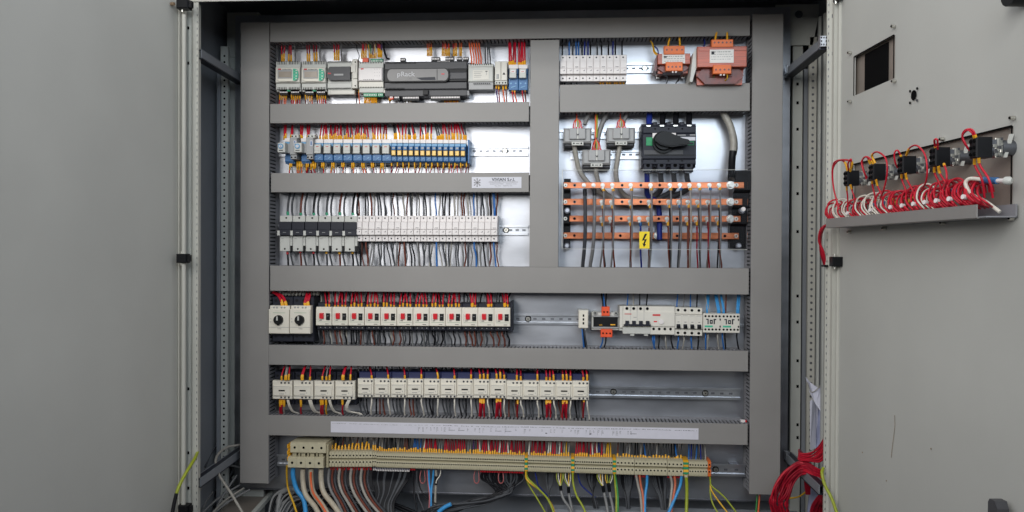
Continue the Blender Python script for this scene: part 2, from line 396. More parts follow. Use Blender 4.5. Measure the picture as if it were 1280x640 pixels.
for y in (20,67): 
    p=P(1040.5,y,-.26); MB().box(p.x-.001,p.x+.001,-.2615,-.258,p.z-.004,p.z+.004,STEELD).build('post_slot',cab)
# right door details (local frame: x along the door towards the viewer, y outwards)
mb=MB().box(hw[0]-.05,hw[1]+.05,.008,.010,hw[2]-.05,hw[3]+.05,FILM)
ws=[DR(1081,60,.006)[0],DR(1110,60,.006)[0]]
mb2=MB().box(ws[0],ws[1],.006,.0079,hw[2]+.003,hw[3]-.003,HOLE)
mb.build('screen_plate',dr); mb2.build('screen_opening',dr)
MB().box(hc[0]-.02,hc[1]+.02,.004,.006,hc[2]-.02,hc[3]+.02,FILM).build('switch_plate',dr)
mb=MB(); e=.0012
for h in (hw,hc):
    mb.box(h[0],h[1],-.0026,-.0018,h[3]-e,h[3]+e,HOLE); mb.box(h[0]-e,h[0]+e,-.0026,-.0018,h[2],h[3],HOLE); mb.box(h[1]-e,h[1]+e,-.0026,-.0018,h[2],h[3],HOLE)
mb.build('cut_edge',dr)
def stud(px,py,r=.0035,l=.007):
    s,z=DR(px,py,0); MB().cyl((s,-.0016,z),(s,-.0016-l,z),r,SCREW,8).cyl((s,-.0016-l,z),(s,-.0016-l-.001,z),r*.5,HOLE,8).build('screw',dr)
for q in ((1064.5,66),(1119.5,33),(1064.5,127),(1120,101.5),(1180.5,174),(1269,147.5),(1064,290),(1108,285.5),(1181.5,278.5),(1268,273)): stud(*q)
s,z=DR(1143.5,119,0); mb=MB().cyl((s,-.002,z),(s,-.0026,z),.0095,HOLE,18,smooth=False)
for a,b in ((-.013,.010),(.013,.010),(-.013,-.012),(.013,-.012)): mb.cyl((s+a,-.002,z+b),(s+a,-.0032,z+b),.0026,STEELD if a>0 and b<0 else HOLE,8)
mb.build('socket_opening',dr)
pts=[(1118.2,519),(1118.5,532),(1117,545),(1115.5,556),(1113.8,572)]
MB().tube([( *[DR(x,y,-.002)[0]], -.0018, DR(x,y,-.002)[1]) for x,y in pts],.0004,RUST,4).build('scratch',dr)
for q in ((1165,561),(1079,565.5),(1109,601)): 
    s,z=DR(*q,0); MB().cyl((s,-.0017,z),(s,-.0021,z),.0016,RUST,7,smooth=False).build('chip',dr)
# handle stub at the bottom right of the door
s0,z0=DR(1243,627,-.02); s1,_=DR(1255,627,-.02)
MB().prism([(s0,z0-.12),(s0,z0+.0),(s0+.004,z0+.006),(s1-.006,z0+.006),(s1,z0-.004),(s1,z0-.12)],-.03,-.012,DGREY).build('lock_handle',dr)
s,z=DR(1277,1,-.01); MB().cyl((s,-.002,z+.01),(s,-.03,z+.01),.018,BLACK,14).build('lock_knob',dr)
p=H_L; s,z=DR(213,5,0,H_L,TH_L); MB().cyl((s,.001,z),(s,.010,z),.0042,RUST,8).build('screw',dl)
# door cable duct
sA,zA=DR(1033,276,-.052); sA2,zA2=DR(1033,287.8,-.052); sB,zB=DR(1221.5,252,-.052); sB2,zB2=DR(1221.5,267.8,-.052); sC,_=DR(1266,262,-.01)
zt_=(zA+zB)/2; zb_=(zA2+zB2)/2
dd=thing('cable_duct','short grey cable duct on the right door below the row of switches','cable duct',H_R+Vector((0,0,0)))
dd.rotation_euler=(0,0,TH_R)
MB().box(sA,sB,-.053,-.051,zb_,zt_,DUCT).box(sA,sB,-.0515,-.045,zb_-.001,zb_+.0008,DUCT).build('cover',dd)
mb=MB().box(sA,sC,-.050,-.003,zb_,zb_+.002,DUCTB).box(sA,sC,-.006,-.003,zb_,zt_,DUCTB)
n=26
for i in range(n):
    s=sA+(sC-sA-.1)*i/n; mb.box(s,s+.006,-.050,-.048,zb_,zt_-.002,DUCTB)
mb.build('base',dd)
# selector switch blocks on the door
def selector(cx,cy,label,src=None):
    s,z=DR(cx,cy,-.050)
    if src is None:
        r=thing('switch_block',label,'switch',(0,0,0),'black contact blocks on the right door')
        MB().box(-.010,.010,-.060,-.036,-.0155,.0155,BLACK,.002).build('contact_block',r)
        for a in (-1,0,1):
            for b in (-1,1): MB().cyl((b*.005,-.0595,a*.0098),(b*.005,-.0615,a*.0098),.0028,HOLE,8).build('terminal_screw',r)
        mb=MB().box(-.008,.008,-.036,-.028,-.012,.012,STEELD,.001).box(-.010,.009,-.028,-.020,-.014,.014,DULL,.002).cyl((0,-.020,0),(0,.004,0),.012,STEELD,14)
        for q in range(22): x_,y_,z_=U(.002,.010),U(-.036,-.022),U(-.016,.012); mb.box(x_,x_+U(.002,.004),y_,y_+U(.003,.006),z_,z_+U(.003,.006),random.choice([DULL,DULL,SCREW,DGREY]),.0008)
        mb.build('collar',r)
        mb=MB(); mb.add([(.006,-.018,-.015),(.009,-.018,-.015),(.011,-.010,.020),(.008,-.010,.020),(.006,-.013,-.015),(.009,-.013,-.015),(.011,-.004,.020),(.008,-.004,.020)],
            [(0,1,2,3),(7,6,5,4),(4,5,1,0),(5,6,2,1),(6,7,3,2),(7,4,0,3)],LGREY); mb.build('lever',r)
    else: r=dup(src,label)
    r.location=H_R+Vector((math.cos(TH_R)*s,math.sin(TH_R)*s,z)); r.rotation_euler=(0,0,TH_R)
    return r
SEL=[(1063,223),(1095,215.5),(1132,206.5),(1173,196.5),(1224,185)]
s0_=selector(*SEL[0],'black switch block nearest the hinge on the right door'); freeze(s0_)
for i,t in enumerate(['second switch block from the hinge, between two arching red wires','middle switch block of five on the right door','fourth switch block from the hinge, with one short red loop above','switch block farthest from the hinge, beside the white cable end']):
    selector(*SEL[i+1],t,s0_)
def dwire(pts,col,r,where,sl=None):   # pts (px,py,off)
    w=[DW(*p) for p in pts]; wire(w,col,r,where,sl)
G='of the red loops around the switch blocks on the right door'
for i,(cx,cy) in enumerate(SEL):
    f=1+i*.12
    for d in ((-1.5,2.5) if i!=4 else (-2,2)):
        yb=264-i*6.2-4
        dwire([(cx-3+d*1.2,cy+8*f,.055),(cx-2+d*1.6,cy+15*f,.05),(cx+d*2.2+i*2,cy+27*f,.045),(cx+d*2.6+i*3,yb+12,.035)],'red',.95*f,'running down from a switch block into the door duct',.22)
loops=[ [(1060,215),(1056,203),(1048,201),(1041,212),(1042,235),(1049,262)],[(1063,214),(1065,203),(1058,200),(1046,201),(1041,208),(1041,228),(1047,258)],
 [(1063,214),(1064,199),(1060,205),(1061,214)],
 [(1088,205),(1083,196),(1077,202),(1080,215),(1084,222)],[(1092,205),(1086,197),(1080,197),(1078,205),(1083,224)],
 [(1094,204),(1090,194),(1097,190),(1107,198),(1109,215),(1105,236),(1100,248)],
 [(1127,197),(1122,188),(1118,192),(1119,203),(1122,210)],[(1133,194),(1137,185),(1146,182),(1156,193),(1159,212),(1157,228),(1152,236)],
 [(1170,187),(1168,178),(1169,174),(1172,176),(1172,187)],[(1180,205),(1183,215),(1183,228),(1180,236)],
 [(1219,175),(1215,166),(1209,163),(1203,170),(1207,180),(1212,188)],[(1221,175),(1216,163),(1208,162),(1203,168),(1204,176),(1210,186)]]
for l in loops:
    n=len(l); dwire([(x,y,.056-.0*i+(.012*math.sin(math.pi*i/(n-1)))) for i,(x,y) in enumerate(l)],'red',1.05 if l[0][0]<1150 else 1.25,'arching over a switch block on the right door',.16 if len(l)>3 else None)
x=1037; i=0
while x<1222:
    t=(x-1033)/188; yt=277-25*t; f=1+.35*t
    col='red' if x<1043 else 'white' if x<1064 and i%4 else 'red' if x<1073 else 'white' if x<1112 and i%5 else 'red' if x<1151 else 'white' if x<1163 else 'red'
    a=U(-2,2); hgt=U(.85,1.2)*f
    dwire([(x+8*f,yt+6,.030),(x+1*f+a,yt-1*f,.050),(x-6*f+a,yt-9*hgt,.048),(x-3*f+a,yt-19*hgt,.036),(x+6*f,yt-22*hgt,.022),(x+13*f,yt-17*hgt,.014),(x+15*f,yt-9*f,.010)],col,(.95 if col=='white' else 1.1)*f,'looping over the edge of the door duct')
    if rnd()<.75: dwire([(x+14*f,yt+7,.026),(x+7*f+a,yt+1,.047),(x+0*f+a,yt-6*hgt,.044),(x+1*f,yt-15*hgt,.030),(x+8*f,yt-18*hgt,.016)],col,(.85 if col=='white' else 1.0)*f,'looping over the edge of the door duct')
    x+=U(3.2,4.6)*f; i+=1
mb=MB()
for i in range(22):
    t=U(.05,.95); q=DW(1040+t*185,262-25*t-U(-4,6),.012); mb.cyl(q,q+Vector((-.004,-.012,.002)),.0035,random.choice([YELLOW,BLUEP,YELLOW]),8)
for t in (.12,.28,.42,.5,.58,.66,.74,.83,.93):
    q=DW(1040+t*180,276-25*t-6,.05); mb.cyl(q,q+Vector((-.006,-.002,.001)),.004,WHITEP,8)
tag(mb.build('wire_markers'),'small yellow, blue and white marker tags scattered among the looping door wires','markers',kind='stuff')
# white cable end with a blue sleeve
ce=thing('cable_end','white cable with a blue sleeve and a round white plug above the open duct end','cable',DW(1245,226,.03))
L=ce.location
MB(1,-L).tube(cr([DW(1250,265,.02),DW(1232,252,.03),(DW(1215,243,.04)),DW(1207,230,.045),DW(1212,223.5,.042),DW(1224,224,.036),DW(1232,225,.03)]),.0031,W_['white'],8).build('cable_sheath',ce)
MB(1,-L).tube([DW(1227,225,.03),DW(1247,226,.028)],.0052,BLUEP,10).build('sleeve',ce)
MB(1,-L).tube([DW(1246,226,.028),DW(1258,226,.026)],.0036,WHITEP,10).build('cable_core',ce)
MB(1,-L).tube([DW(1257,226,.026),DW(1262,226,.024),DW(1265,226,.022)],[.0062,.0065,.004],LGREY,12).build('plug',ce)
# red bundle that passes from the door into the frame
for i in range(9):
    o=i*1.15
    w=[DW(1040,278+i*.3,.03),DW(1031-o*.4,283+o*.2,.045),P(1024-o*.25+2,296+o*.5,-.27),P(1026+o*.35,315,-.262),P(1031+o*.1,332,-.25)]
    wire(w,'darkred' if i%3==0 else 'red',1.5,'in the red bundle hanging from the hinge end of the door duct')
MB().box(P(1028,331,-.25).x,P(1033,331,-.25).x,-.262,-.24,P(1030,333.5,-.25).z,P(1030,331,-.25).z,BLACK).build('cable_tie',cab)
# ------------------------------------------------------------------ cable ducts
def duct(corn,label,vert=False):
    (xa,ya,yb),(xb,yc,yd)=corn   # left x,top,bottom ; right x,top,bottom
    x0=(X(xa,0,ya)+X(xa,0,yb))/2; x1=(X(xb,0,yc)+X(xb,0,yd))/2; z1=(Z(ya,0,xa)+Z(yc,0,xb))/2; z0=(Z(yb,0,xa)+Z(yd,0,xb))/2
    cx,cz=(x0+x1)/2,(z0+z1)/2; r=thing('cable_duct',label,'cable duct',(cx,.083,cz),'grey slotted cable ducts'); o=Vector((-cx,-.083,-cz))
    a=.0006; MB(1,o).box(x0+a,x1-a,0,.0025,z0,z1,DUCT,.001).build('cover',r)
    mb=MB(1,o); w=.0021
    if vert:
        mb.box(x0+.002,x1-.002,.079,.082,z0,z1,DUCTB)
        for xs in (x0+.001,x1-.001-w):
            mb.box(xs,xs+w,.056,.079,z0,z1,DUCTB); mb.box(xs,xs+w,.0026,.010,z0,z1,DUCTB)
            z=z0+.004
            while z<z1-.004: mb.box(xs,xs+w,.010,.056,z,z+.0062,DUCTB); z+=.0103
    else:
        mb.box(x0+.002,x1-.002,.079,.082,z0,z1,DUCTB)
        for zs in (z0+.001,z1-.001-w):
            mb.box(x0,x1,.056,.079,zs,zs+w,DUCTB); mb.box(x0,x1,.0026,.008,zs,zs+w,DUCTB)
            x=x0+.004
            while x<x1-.004: mb.box(x,x+.0062,.008,.056,zs,zs+w,DUCTB); x+=.0103
    mb.build('slotted_base',r); MB(1,o).box(x0+.006,x1-.006,.012,.074,z0+.006,z1-.006,BLACK).build('dark_filling',r); return r  # solid black box darkens the slots, in place of shade and wires inside
duct(((300,28,603.5),(336.3,28,605)),'tall vertical grey cable duct along the left edge of the plate',True)
duct(((938.5,17.5,617.5),(977.5,17.5,619.5)),'tall vertical grey cable duct along the right edge of the plate',True)
duct(((662.2,50,333.6),(698.8,49.5,334.6)),'vertical grey cable duct in the middle of the upper half',True)
duct(((337.2,28,52.7),(938,19.5,44.5)),'topmost horizontal grey cable duct across the whole plate')
duct(((337.2,128.3,153),(661.6,128.9,153.2)),'horizontal grey cable duct below the controllers on the left')
duct(((699.4,107.6,142.6),(938,101.8,136.3)),'wide grey cable duct right below the transformers')
duct(((338.4,215,239.6),(661.4,217,241)),'grey cable duct with the silver maker label')
duct(((337.2,332.3,363.3),(936.5,335,368.6)),'wide horizontal grey cable duct across the middle of the plate')
duct(((335.6,431,455.6),(935.6,438.6,465)),'horizontal grey cable duct between the breakers and the contactors')
duct(((334.4,519,545),(935,530,555.6)),'lowest grey cable duct, with the long white marking strip')
# maker label
def plane_dev(name,label,cat,corners,Y,m,group=None,dep=.5,ch=0):
    (xa,ya),(xb,yb)=corners; d=Dev(name,label,cat,(xa+xb)/2,(ya+yb)/2,Y,dep,group); w,h=(xb-xa)/2,(yb-ya)/2
    d.w,d.h=w,h; d.bx('sheet',-w,w,0,dep*.9,-h,h,m,ch); return d
d=plane_dev('maker_label','silver maker label with a star emblem and grey lettering','label',((589.5,221.2),(652,235.2)),-.0012,SILVERL)
d.txt('VIVIAN S.r.l.',8.5,3.6,-.12,5.6,INK,.09,1.0)
d.txt('INSTALLAZIONI ELETTRICHE E AUTOMAZIONI',8.5,.6,-.12,1.75,INKL,.02,1.0)
for z,t in ((-1.8,'QUADRI ELETTRICI  -  IMPIANTI CIVILI'),(-4.2,'TEL. FAX  -  PARTITA IVA')): d.txt(t,8.5,z,-.12,1.75,INKL,.0,1.15)
mb=d.mb()
for a in range(4):
    t=math.pi*a/4; c,s_=math.cos(t),math.sin(t)
    for q in (-1,1):
        x,z=-24.5+c*q*4.2*(1.15 if a%2 else .8),s_*q*4.6*(1.0 if a%2 else 1.0)
        mb.prism([(-24.5-s_*.35,c*.35),(-24.5+s_*.35,-c*.35),(x+s_*.55,z-c*.55),(x-s_*.55,z+c*.55)],-.14,-.02,INKL)
        mb.disc(x,z,.9,-.15,-.02,INKL,8)
mb.build('emblem',d.root)
# long marking strip on the lowest duct
d=plane_dev('marking_strip','long white paper strip with tiny printed terminal markings','label',((408.5,531),(871,545)),-.0012,STRIPM)
mb=d.mb()
x=-d.w+2
while x<d.w-2:
    w=U(.5,1.4); z=4.3+.3*math.sin(x*.05)
    if rnd()<.85: mb.box(x,x+w,-.06,.1,z-.35,z+U(.0,.5),INK if x>-90 else INKL)
    x+=w+U(.4,1.1)
mb.build('printed_line',d.root)
mb=d.mb()
x=-118
while x<150:
    if rnd()<.72:
        n=random.choice([2,3,3,4])
        for q in range(n): 
            z=1.6-q*1.6; mb.box(x,x+U(.8,2.2),-.06,.1,z-.22,z+.22,INK if rnd()<.5 else INKL)
        if rnd()<.3: mb.box(x-.6,x-.3,-.06,.1,-4,2,INKL)
    if rnd()<.14:
        for q in range(5): mb.box(x+q*1.6,x+q*1.6+1,-.06,.1,-1.6,-.9,INK)
        x+=7
    x+=U(3.5,6.5)
for x in (42,97): mb.box(x,x+2.4,-.06,.1,-3.2,-2.2,INK)
mb.build('printed_columns',d.root)
# ------------------------------------------------------------------ DIN rails
def rail(xa,xb,ya,yb,Y,label,screws=(),h=12.6,standoff=0,slotp=8.5):
    k=(Y+D0)/F; a=P(xa,ya,Y); b=P(xb,yb,Y); cz=(a.z+b.z)/2; r=thing('din_rail',label,'rail',((a.x+b.x)/2,Y,cz),'steel mounting rails'); o=-r.location
    H=h*k/2; x0,x1=a.x,b.x
    mb=MB(1,o)
    e=.0055
    mb.box(x0,x1,Y,Y+.0012,cz+H-e,cz+H,STEEL); mb.box(x0,x1,Y,Y+.0012,cz-H,cz-H+e,STEEL)
    mb.box(x0,x1,Y,Y+.0072,cz+H-e-.001,cz+H-e,STEEL); mb.box(x0,x1,Y,Y+.0072,cz-H+e,cz-H+e+.001,STEEL)
    mb.box(x0,x1,Y+.0062,Y+.0074,cz-H+e,cz+H-e,STEEL)
    if standoff:
        for t in (.02,.98): xx=x0+(x1-x0)*t; mb.box(xx-.012,xx+.012,Y+.007,.083,cz-.012,cz+.012,STEELD)
    mb.build('profile',r)
    mb=MB(1,o); x=x0+.012; l=.0105; q=.0026
    while x+l<x1:
        mb.box(x,x+l*.9,Y+.0056,Y+.0063,cz-q,cz+q,STEELD); mb.box(x,x+l*.9,Y+.0053,Y+.0057,cz+q-.0007,cz+q,HOLE); x+=slotp*2.2e-3
    mb.build('slots',r)
    for sx in screws:
        c=P(sx,(ya+yb)/2,Y); MB(1,o).cyl((c.x,Y+.0062,cz),(c.x,Y+.001,cz),.0072,SCREW,16,.006).cyl((c.x,Y+.001,cz),(c.x,Y+.0006,cz),.0018,HOLE,8,smooth=False).cyl((c.x,Y+.0064,cz),(c.x,Y+.0055,cz),.0088,HOLE,16,smooth=False).build('rail_screw',r)
    return r
YR=.0745
rail(345,659,101,101,YR,'rail behind the controllers in the top left bay')
rail(700,822,85.8,84.8,YR,'rail left of the small transformer in the top right bay',(806,))
rail(341,660,188.8,189.3,YR,'rail in the relay bay, bare on its right third',(631,))
rail(345,660,287,287.5,YR,'rail behind the fuse bay with a short bare end',(632.5,))
rail(344,930,397,400,YR,'rail behind the motor breakers, bare in the middle',(660,),h=13.6,slotp=11)
rail(344,926,484,492,.060,'rail behind the contactors with a long bare end on the right',(767,882),h=14.5,slotp=11)
rail(346,932,575,588.5,.040,'lowest rail carrying the terminal blocks, bare at both ends',(895,),h=15,standoff=1,slotp=13)
rail(699.5,800,168,167.5,YR,'short rail behind the two upper current sensors',h=11.5)
rail(713,800,193.5,193,YR,'short rail behind the lower current sensor',h=11.5)
# ------------------------------------------------------------------ row 1: controllers
YC=.022
def ctrl(x0,x1,label,cap=True):
    d=Dev('display_controller',label,'controller',(x0+x1)/2,98.5,YC,26,'two display controllers'); w=(x1-x0)/2
    d.bx('housing',-w,w,6,25,-15,22,LGREY,.6)
    d.bx('upper_terminal_row',-w,w,3.5,7,13,23,LGREY,.8); d.bx('lower_terminal_row',-w,w,3.5,7,-13,-5,LGREY,.8)
    d.bx('centre_panel',-w+.2,w-.2,1.2,7,-4.5,15,CREAM2,1)
    f=d.mb(); pts=[]
    for i in range(20):
        a=math.pi*2*i/20; pts.append((max(-13.4,min(13.4,16*math.cos(a))),5+max(-8.4,min(8.4,10.5*math.sin(a)))))
    f.prism(pts,-.8,2,CREAM).build('face_plate',d.root)
    s=d.bx('screen_bezel',-12.2,7,-1.2,0,.2,11.4,MGREY,.3); d.bx('screen',-10.7,6,-1.4,-.5,1.6,9,LCD,0,s)
    kp=d.mb().prism([(8,-2.6),(12.5,-2.2),(14.2,1),(14.8,5),(14.2,9),(12.5,12.2),(8,12.6)],-1.3,0,GREENK).build('keypad',d.root)
    for z in (-.2,3,7,10.3):
        for x in (9.6,12.4): d.mb().disc(x,z,.8,-1.7,-1.2,GREENP if x<11 else CREAM,8).build('key',kp)
    d.mb().box(-11.5,-7.5,-1.5,-1,11.2,12.8,REDP,.3).build('badge',d.root)
    mb=d.mb()
    for q in range(7): mb.box(-5.5+q*1.7,-4.7+q*1.7,-1,-.7,11.4,12.4,INK)
    mb.build('printed_marks',d.root)
    mb=d.mb()
    for q in range(14):
        if q in (6,): continue
        x=-w+2.6+q*2.1; mb.box(x,x+.8,3.2,4,19,23.1,HOLE); mb.box(x,x+.8,3.2,4,-13.6,-10,HOLE)
    mb.build('terminal_slots',d.root)
    for xs in (-w+4,-w+19):
        mb=d.mb(); mb.box(xs,xs+11,6,15,-19,-13,BLACK)
        for q in range(5): mb.box(xs+.6+q*2.1,xs+2.2+q*2.1,5.6,6.2,-16.6,-15.2,WHITEP)
        mb.build('plug_connector',d.root)
    d.bx('green_connector',-w+14,-w+18.5,5,13,-15,-12.6,GREENP,.2)
    return d
ctrl(342.8,375,'left of the two cream controllers with grey displays and green keypads')
ctrl(375.2,407.2,'right of the two cream controllers with green keypads, next to the black-covered one')
d=Dev('module_controller','cream controller with a black centre cover, third from the left in the top bay','controller',423.5,97.5,YC,26); w=16
d.bx('housing',-w,w,6,25,-20,22,LGREY,.6); d.bx('upper_terminal_row',-w,w,3.5,7,13,22,LGREY,.8); d.bx('lower_terminal_row',-w,w,3.5,7,-13,-5.5,LGREY,.8)
d.bx('lower_lip',-w+3,w+3,5,12,-20,-14.5,CREAM2,.8)
d.mb().prism([(-15.5,7),(-12,14.4),(14.5,14.4),(14.5,-2.6),(-12,-2.6),(-15.5,1.5)],-.4,8,DGREY).build('black_cover',d.root)
d.bx('badge',-14,-10,-.9,-.2,5,6.6,REDP,.3); d.mb().box(-6,6,-.7,-.3,3,5.2,MGREY).build('printed_marks',d.root)
mb=d.mb()
for q in range(20): x=-15+q*1.5; mb.box(x,x+.6,3.2,4,19.6,22.1,HOLE); mb.box(x,x+.6,3.2,4,-13.1,-11.5,HOLE)
mb.build('terminal_slots',d.root)
d=Dev('end_bracket','narrow cream end piece between the controllers and the expansion module','bracket',442.7,95,YC,26)
d.bx('body',-3.4,3.4,2,25,-15,22,CREAM2,.5); d.bx('latch',-4.5,1.5,.5,3,5,15,CREAM2,.4); d.bx('latch',-1.8,3.6,.3,2.5,-3,5,CREAM2,.4)
for z in (18,-12): d.scr('terminal_screw',1,z,2,.9)
d=Dev('expansion_module','white expansion module with green plug connectors, left of the dark controller','module',463,96,YC,26); w=15.8
d.bx('housing',-w,w,5,25,-19,19,LGREY,.6); d.bx('front_panel',-w,w-.5,.5,6,-5,12,WHITEP,1.2); d.bx('upper_terminal_row',-w,w,3.5,6,12.3,19.5,LGREY,.5); d.bx('lower_terminal_row',-w,w,3.5,6,-13,-5.5,CREAM2,.5)
d.bx('lower_lip',-w+2,w+3,6,12,-19.5,-13.3,CREAM2,.6)
d.bx('badge',-12.5,-9,.0,.6,9.5,11,REDP,.2)
mb=d.mb()
for q in range(14): x=-14+q*2.1; mb.box(x,x+.7,3.2,4,17.7,19.7,HOLE); mb.box(x,x+.7,3.2,4,-13.1,-11.8,HOLE)
for q in range(6): mb.box(-9+q*2.4,-7.7+q*2.4,.3,.7,-3.6,-2.9,INKL)
for a in (5,8,11): 
    for b in (9.5,5.5,1): mb.box(a,a+.9,.3,.7,b,b+.4,INKL)
mb.build('printed_marks',d.root)
for xs,n in ((-10.5,8),(8.2,3)):
    mb=d.mb(); mb.box(xs,xs+n*2.25,6,12,-24,-19.6,GREENP,.3)
    for q in range(n): mb.box(xs+.6+q*2.2,xs+1.7+q*2.2,5.6,6.2,-22.6,-21.2,WHITEP)
    mb.build('green_connector',d.root)
for xs,n in ((-1.5,5),(9.5,2)):
    mb=d.mb(); mb.box(xs,xs+n*2.1,8,13,19.8,24.5,GREENP,.3)
    for q in range(n): mb.box(xs+.5+q*2.1,xs+1.6+q*2.1,7.6,8.2,21,22.6,WHITEP)
    mb.build('green_connector',d.root)
d.bx('orange_connector',-12.5,-5,8,13,19.6,26,ORANGER,.4)
d=Dev('rack_controller','large dark grey controller lettered pRack with a long rounded cover','controller',531.3,98,YC-.004,26); w=52.8
d.bx('housing',-w,w,7,25,-21,23,DGREY,.6)
d.bx('upper_terminal_row',-w,w,4,8,12,22,DGREY,.9); d.bx('centre_panel',-w,w,3,8,-3.6,12.6,BLACK,.6); d.bx('centre_panel_lip',20,w,2,4,-1,8,DGREY,.8)
d.bx('lower_terminal_row',-w,w,3,8,-13,-4,DGREY,.9); d.bx('lower_lip',-w,w+2,8,13,-20.5,-14,MGREY,.6)
pts=[]
for a in range(9): t=math.pi/2+math.pi*a/8; pts.append((-44+5*math.cos(t),4+8.6*math.sin(t)))
for a in range(9): t=-math.pi/2+math.pi*a/8; pts.append((26+5*math.cos(t),4+8.6*math.sin(t)))
mb=d.mb().prism(pts,-1.6,5,BLACK); cv=mb.build('cover',d.root)
pts2=[(x*.97-.3,4+(z-4)*.86) for x,z in pts]; d.mb().prism(pts2,-2.4,-1.4,mat('cover_grey',(112,110,110),.4,var=.05,scale=30)).build('cover_face',cv)
d.bx('cover_seam',15.4,16,-2.5,-1.5,-3,11,HOLE); d.mb().prism([(-11,.5),(13,1.2),(14,-2.6),(-4,-2.6)],-2.55,-2.3,CHAR).build('cover_recess',cv)
d.bx('badge',21,25,-2.7,-2.2,4.2,5.4,REDP,.2)
d.txt('pRack',-24,4.9,-2.55,8.2,INKW,.10,1.12)
mb=d.mb()
for q in range(24): x=-50+q*1.6; mb.box(x,x+.7,3.7,4.4,19.5,22.1,HOLE)
for q in range(14): x=-50+q*1.7; mb.box(x,x+.8,2.7,3.4,-13.1,-11,HOLE)
mb.build('vent_slots',d.root)
d.bx('socket',-3,3.5,2.4,9,-20,-14,BLACK,.3)
def conn(xs,n,z0,z1,m=BLACK,zz=None,y=8):
    mb=d.mb(); mb.box(xs,xs+n*2.05+.6,y,y+6,z0,z1,m)
    for q in range(n): mb.box(xs+.5+q*2.05,xs+2.0+q*2.05,y-.5,y+.2,(z0+z1)/2-.7,(z0+z1)/2+1.3,WHITEP)
    mb.build('plug_connector',d.root)
conn(-33.5,3,23,28); conn(6.5,5,23.5,28.5); conn(14,8,20.5,24); conn(24.5,5,23.5,28.5); conn(39,3,23.5,28.5); conn(47,3,23.5,28.5)
conn(-47,2,-24.5,-20,ORANGER); conn(-41,3,-25,-20); conn(-30,10,-26,-20); conn(6,18,-26,-20)
d.txt('pR300',-19,-.6,-2.55,2.2,INKL,.0)
# power supply
d=Dev('power_supply','light grey power supply with a printed rating plate, right of the dark controller','power supply',600.8,96,YC+.006,22); w=15.8
d.bx('housing',-w,w,3,22,-15.5,16.5,MGREY,.6); d.bx('front_panel',-w,w,.4,4,-6,13,LGREY,1); d.bx('rating_plate',-10,10.5,-.1,.6,-3.8,8.5,CREAM2,.2)
mb=d.mb()
for q in range(4): mb.box(-8.5,U(-1,4),-.3,0,6-q*2.2,6.4-q*2.2,INKL)
mb.box(6,8.5,-.3,0,6.2,7.2,INK); mb.box(7.1,7.5,-.3,0,2,6,INKL); mb.build('printed_marks',d.root)
d.bx('lower_terminal_row',-w,w,3.2,6,-15,-9.5,DGREY,.4); d.bx('upper_terminal_row',-w,w,2.2,6,13,16.6,LGREY,.5)
mb=d.mb()
for q in range(10): x=-13+q*2.8; mb.box(x,x+1,2,3,15,17,HOLE)
for q in range(9): x=-9+q*2.4; mb.box(x,x+1.3,.2,.6,-9,-7.6,INK)
mb.build('terminal_slots',d.root)
# two-part module and the two relays on its right
d=Dev('phase_monitor','white module with a small black triangle sign, left of the two blue relays','relay',626.2,91.5,YC,26); w=7.8
d.bx('housing',-w,w,2,25,-13.8,15,LGREY,.5)
for s in (-1,1): d.bx('front_panel',-w*.5+s*w*.5-w*.48,-w*.5+s*w*.5+w*.48+(.0),.3,3,-9,15,CREAM2,.6) if 0 else d.bx('front_panel',(-w+.1 if s<0 else .2),(-.2 if s<0 else w-.1),.3,3,-9,15,CREAM2,.6)
d.bx('dial_window',-5.6,-2.6,-.2,.5,-7,-1,MGREY,.2); d.mb().prism([(2,-1.8),(5.6,-1.8),(3.8,1.2)],-.2,.5,BLACK).build('warning_triangle',d.root)
for x in (-5.5,-2,2,5.5): d.scr('terminal_screw',x,-11.6,2,.95)
def relay_big(px,label):
    d=Dev('relay',label,'relay',px,96,YC,26,'blue relays at the right end of the top left bay'); w=5.9
    d.bx('socket',-w,w,6,25,-15.5,4,BLUEP,.5); d.bx('socket_top',-w,w,4,25,4,14.5,BLUEP,.5); d.bx('label_bar',-w,w,2.5,5,10.8,15.8,WHITEP,.3)
    d.bx('relay_body',-4.6,4,-1,8,-1.5,10,LGREY,.5); d.mb().box(-3.2,2.8,-1.3,-.9,5,8,WHITEP).box(-2,1.5,-1.5,-1.2,6,6.6,INKR).build('printed_marks',d.root)
    d.bx('retaining_clip',-5.2,-4.6,-1,3,-2,11,BLACK)
    d.mb().prism([(-3,-13),(3,-11),(3,-9.8),(-3,-11.8)],5.4,6.2,BLUEL).build('lever_mark',d.root)
    for x in (-3,3): d.scr('terminal_screw',x,-7,6,1.1,BLUEL)
relay_big(641.4,'left one of two blue relays beside the middle vertical duct'); relay_big(653.6,'right one of two blue relays, touching the middle vertical duct')
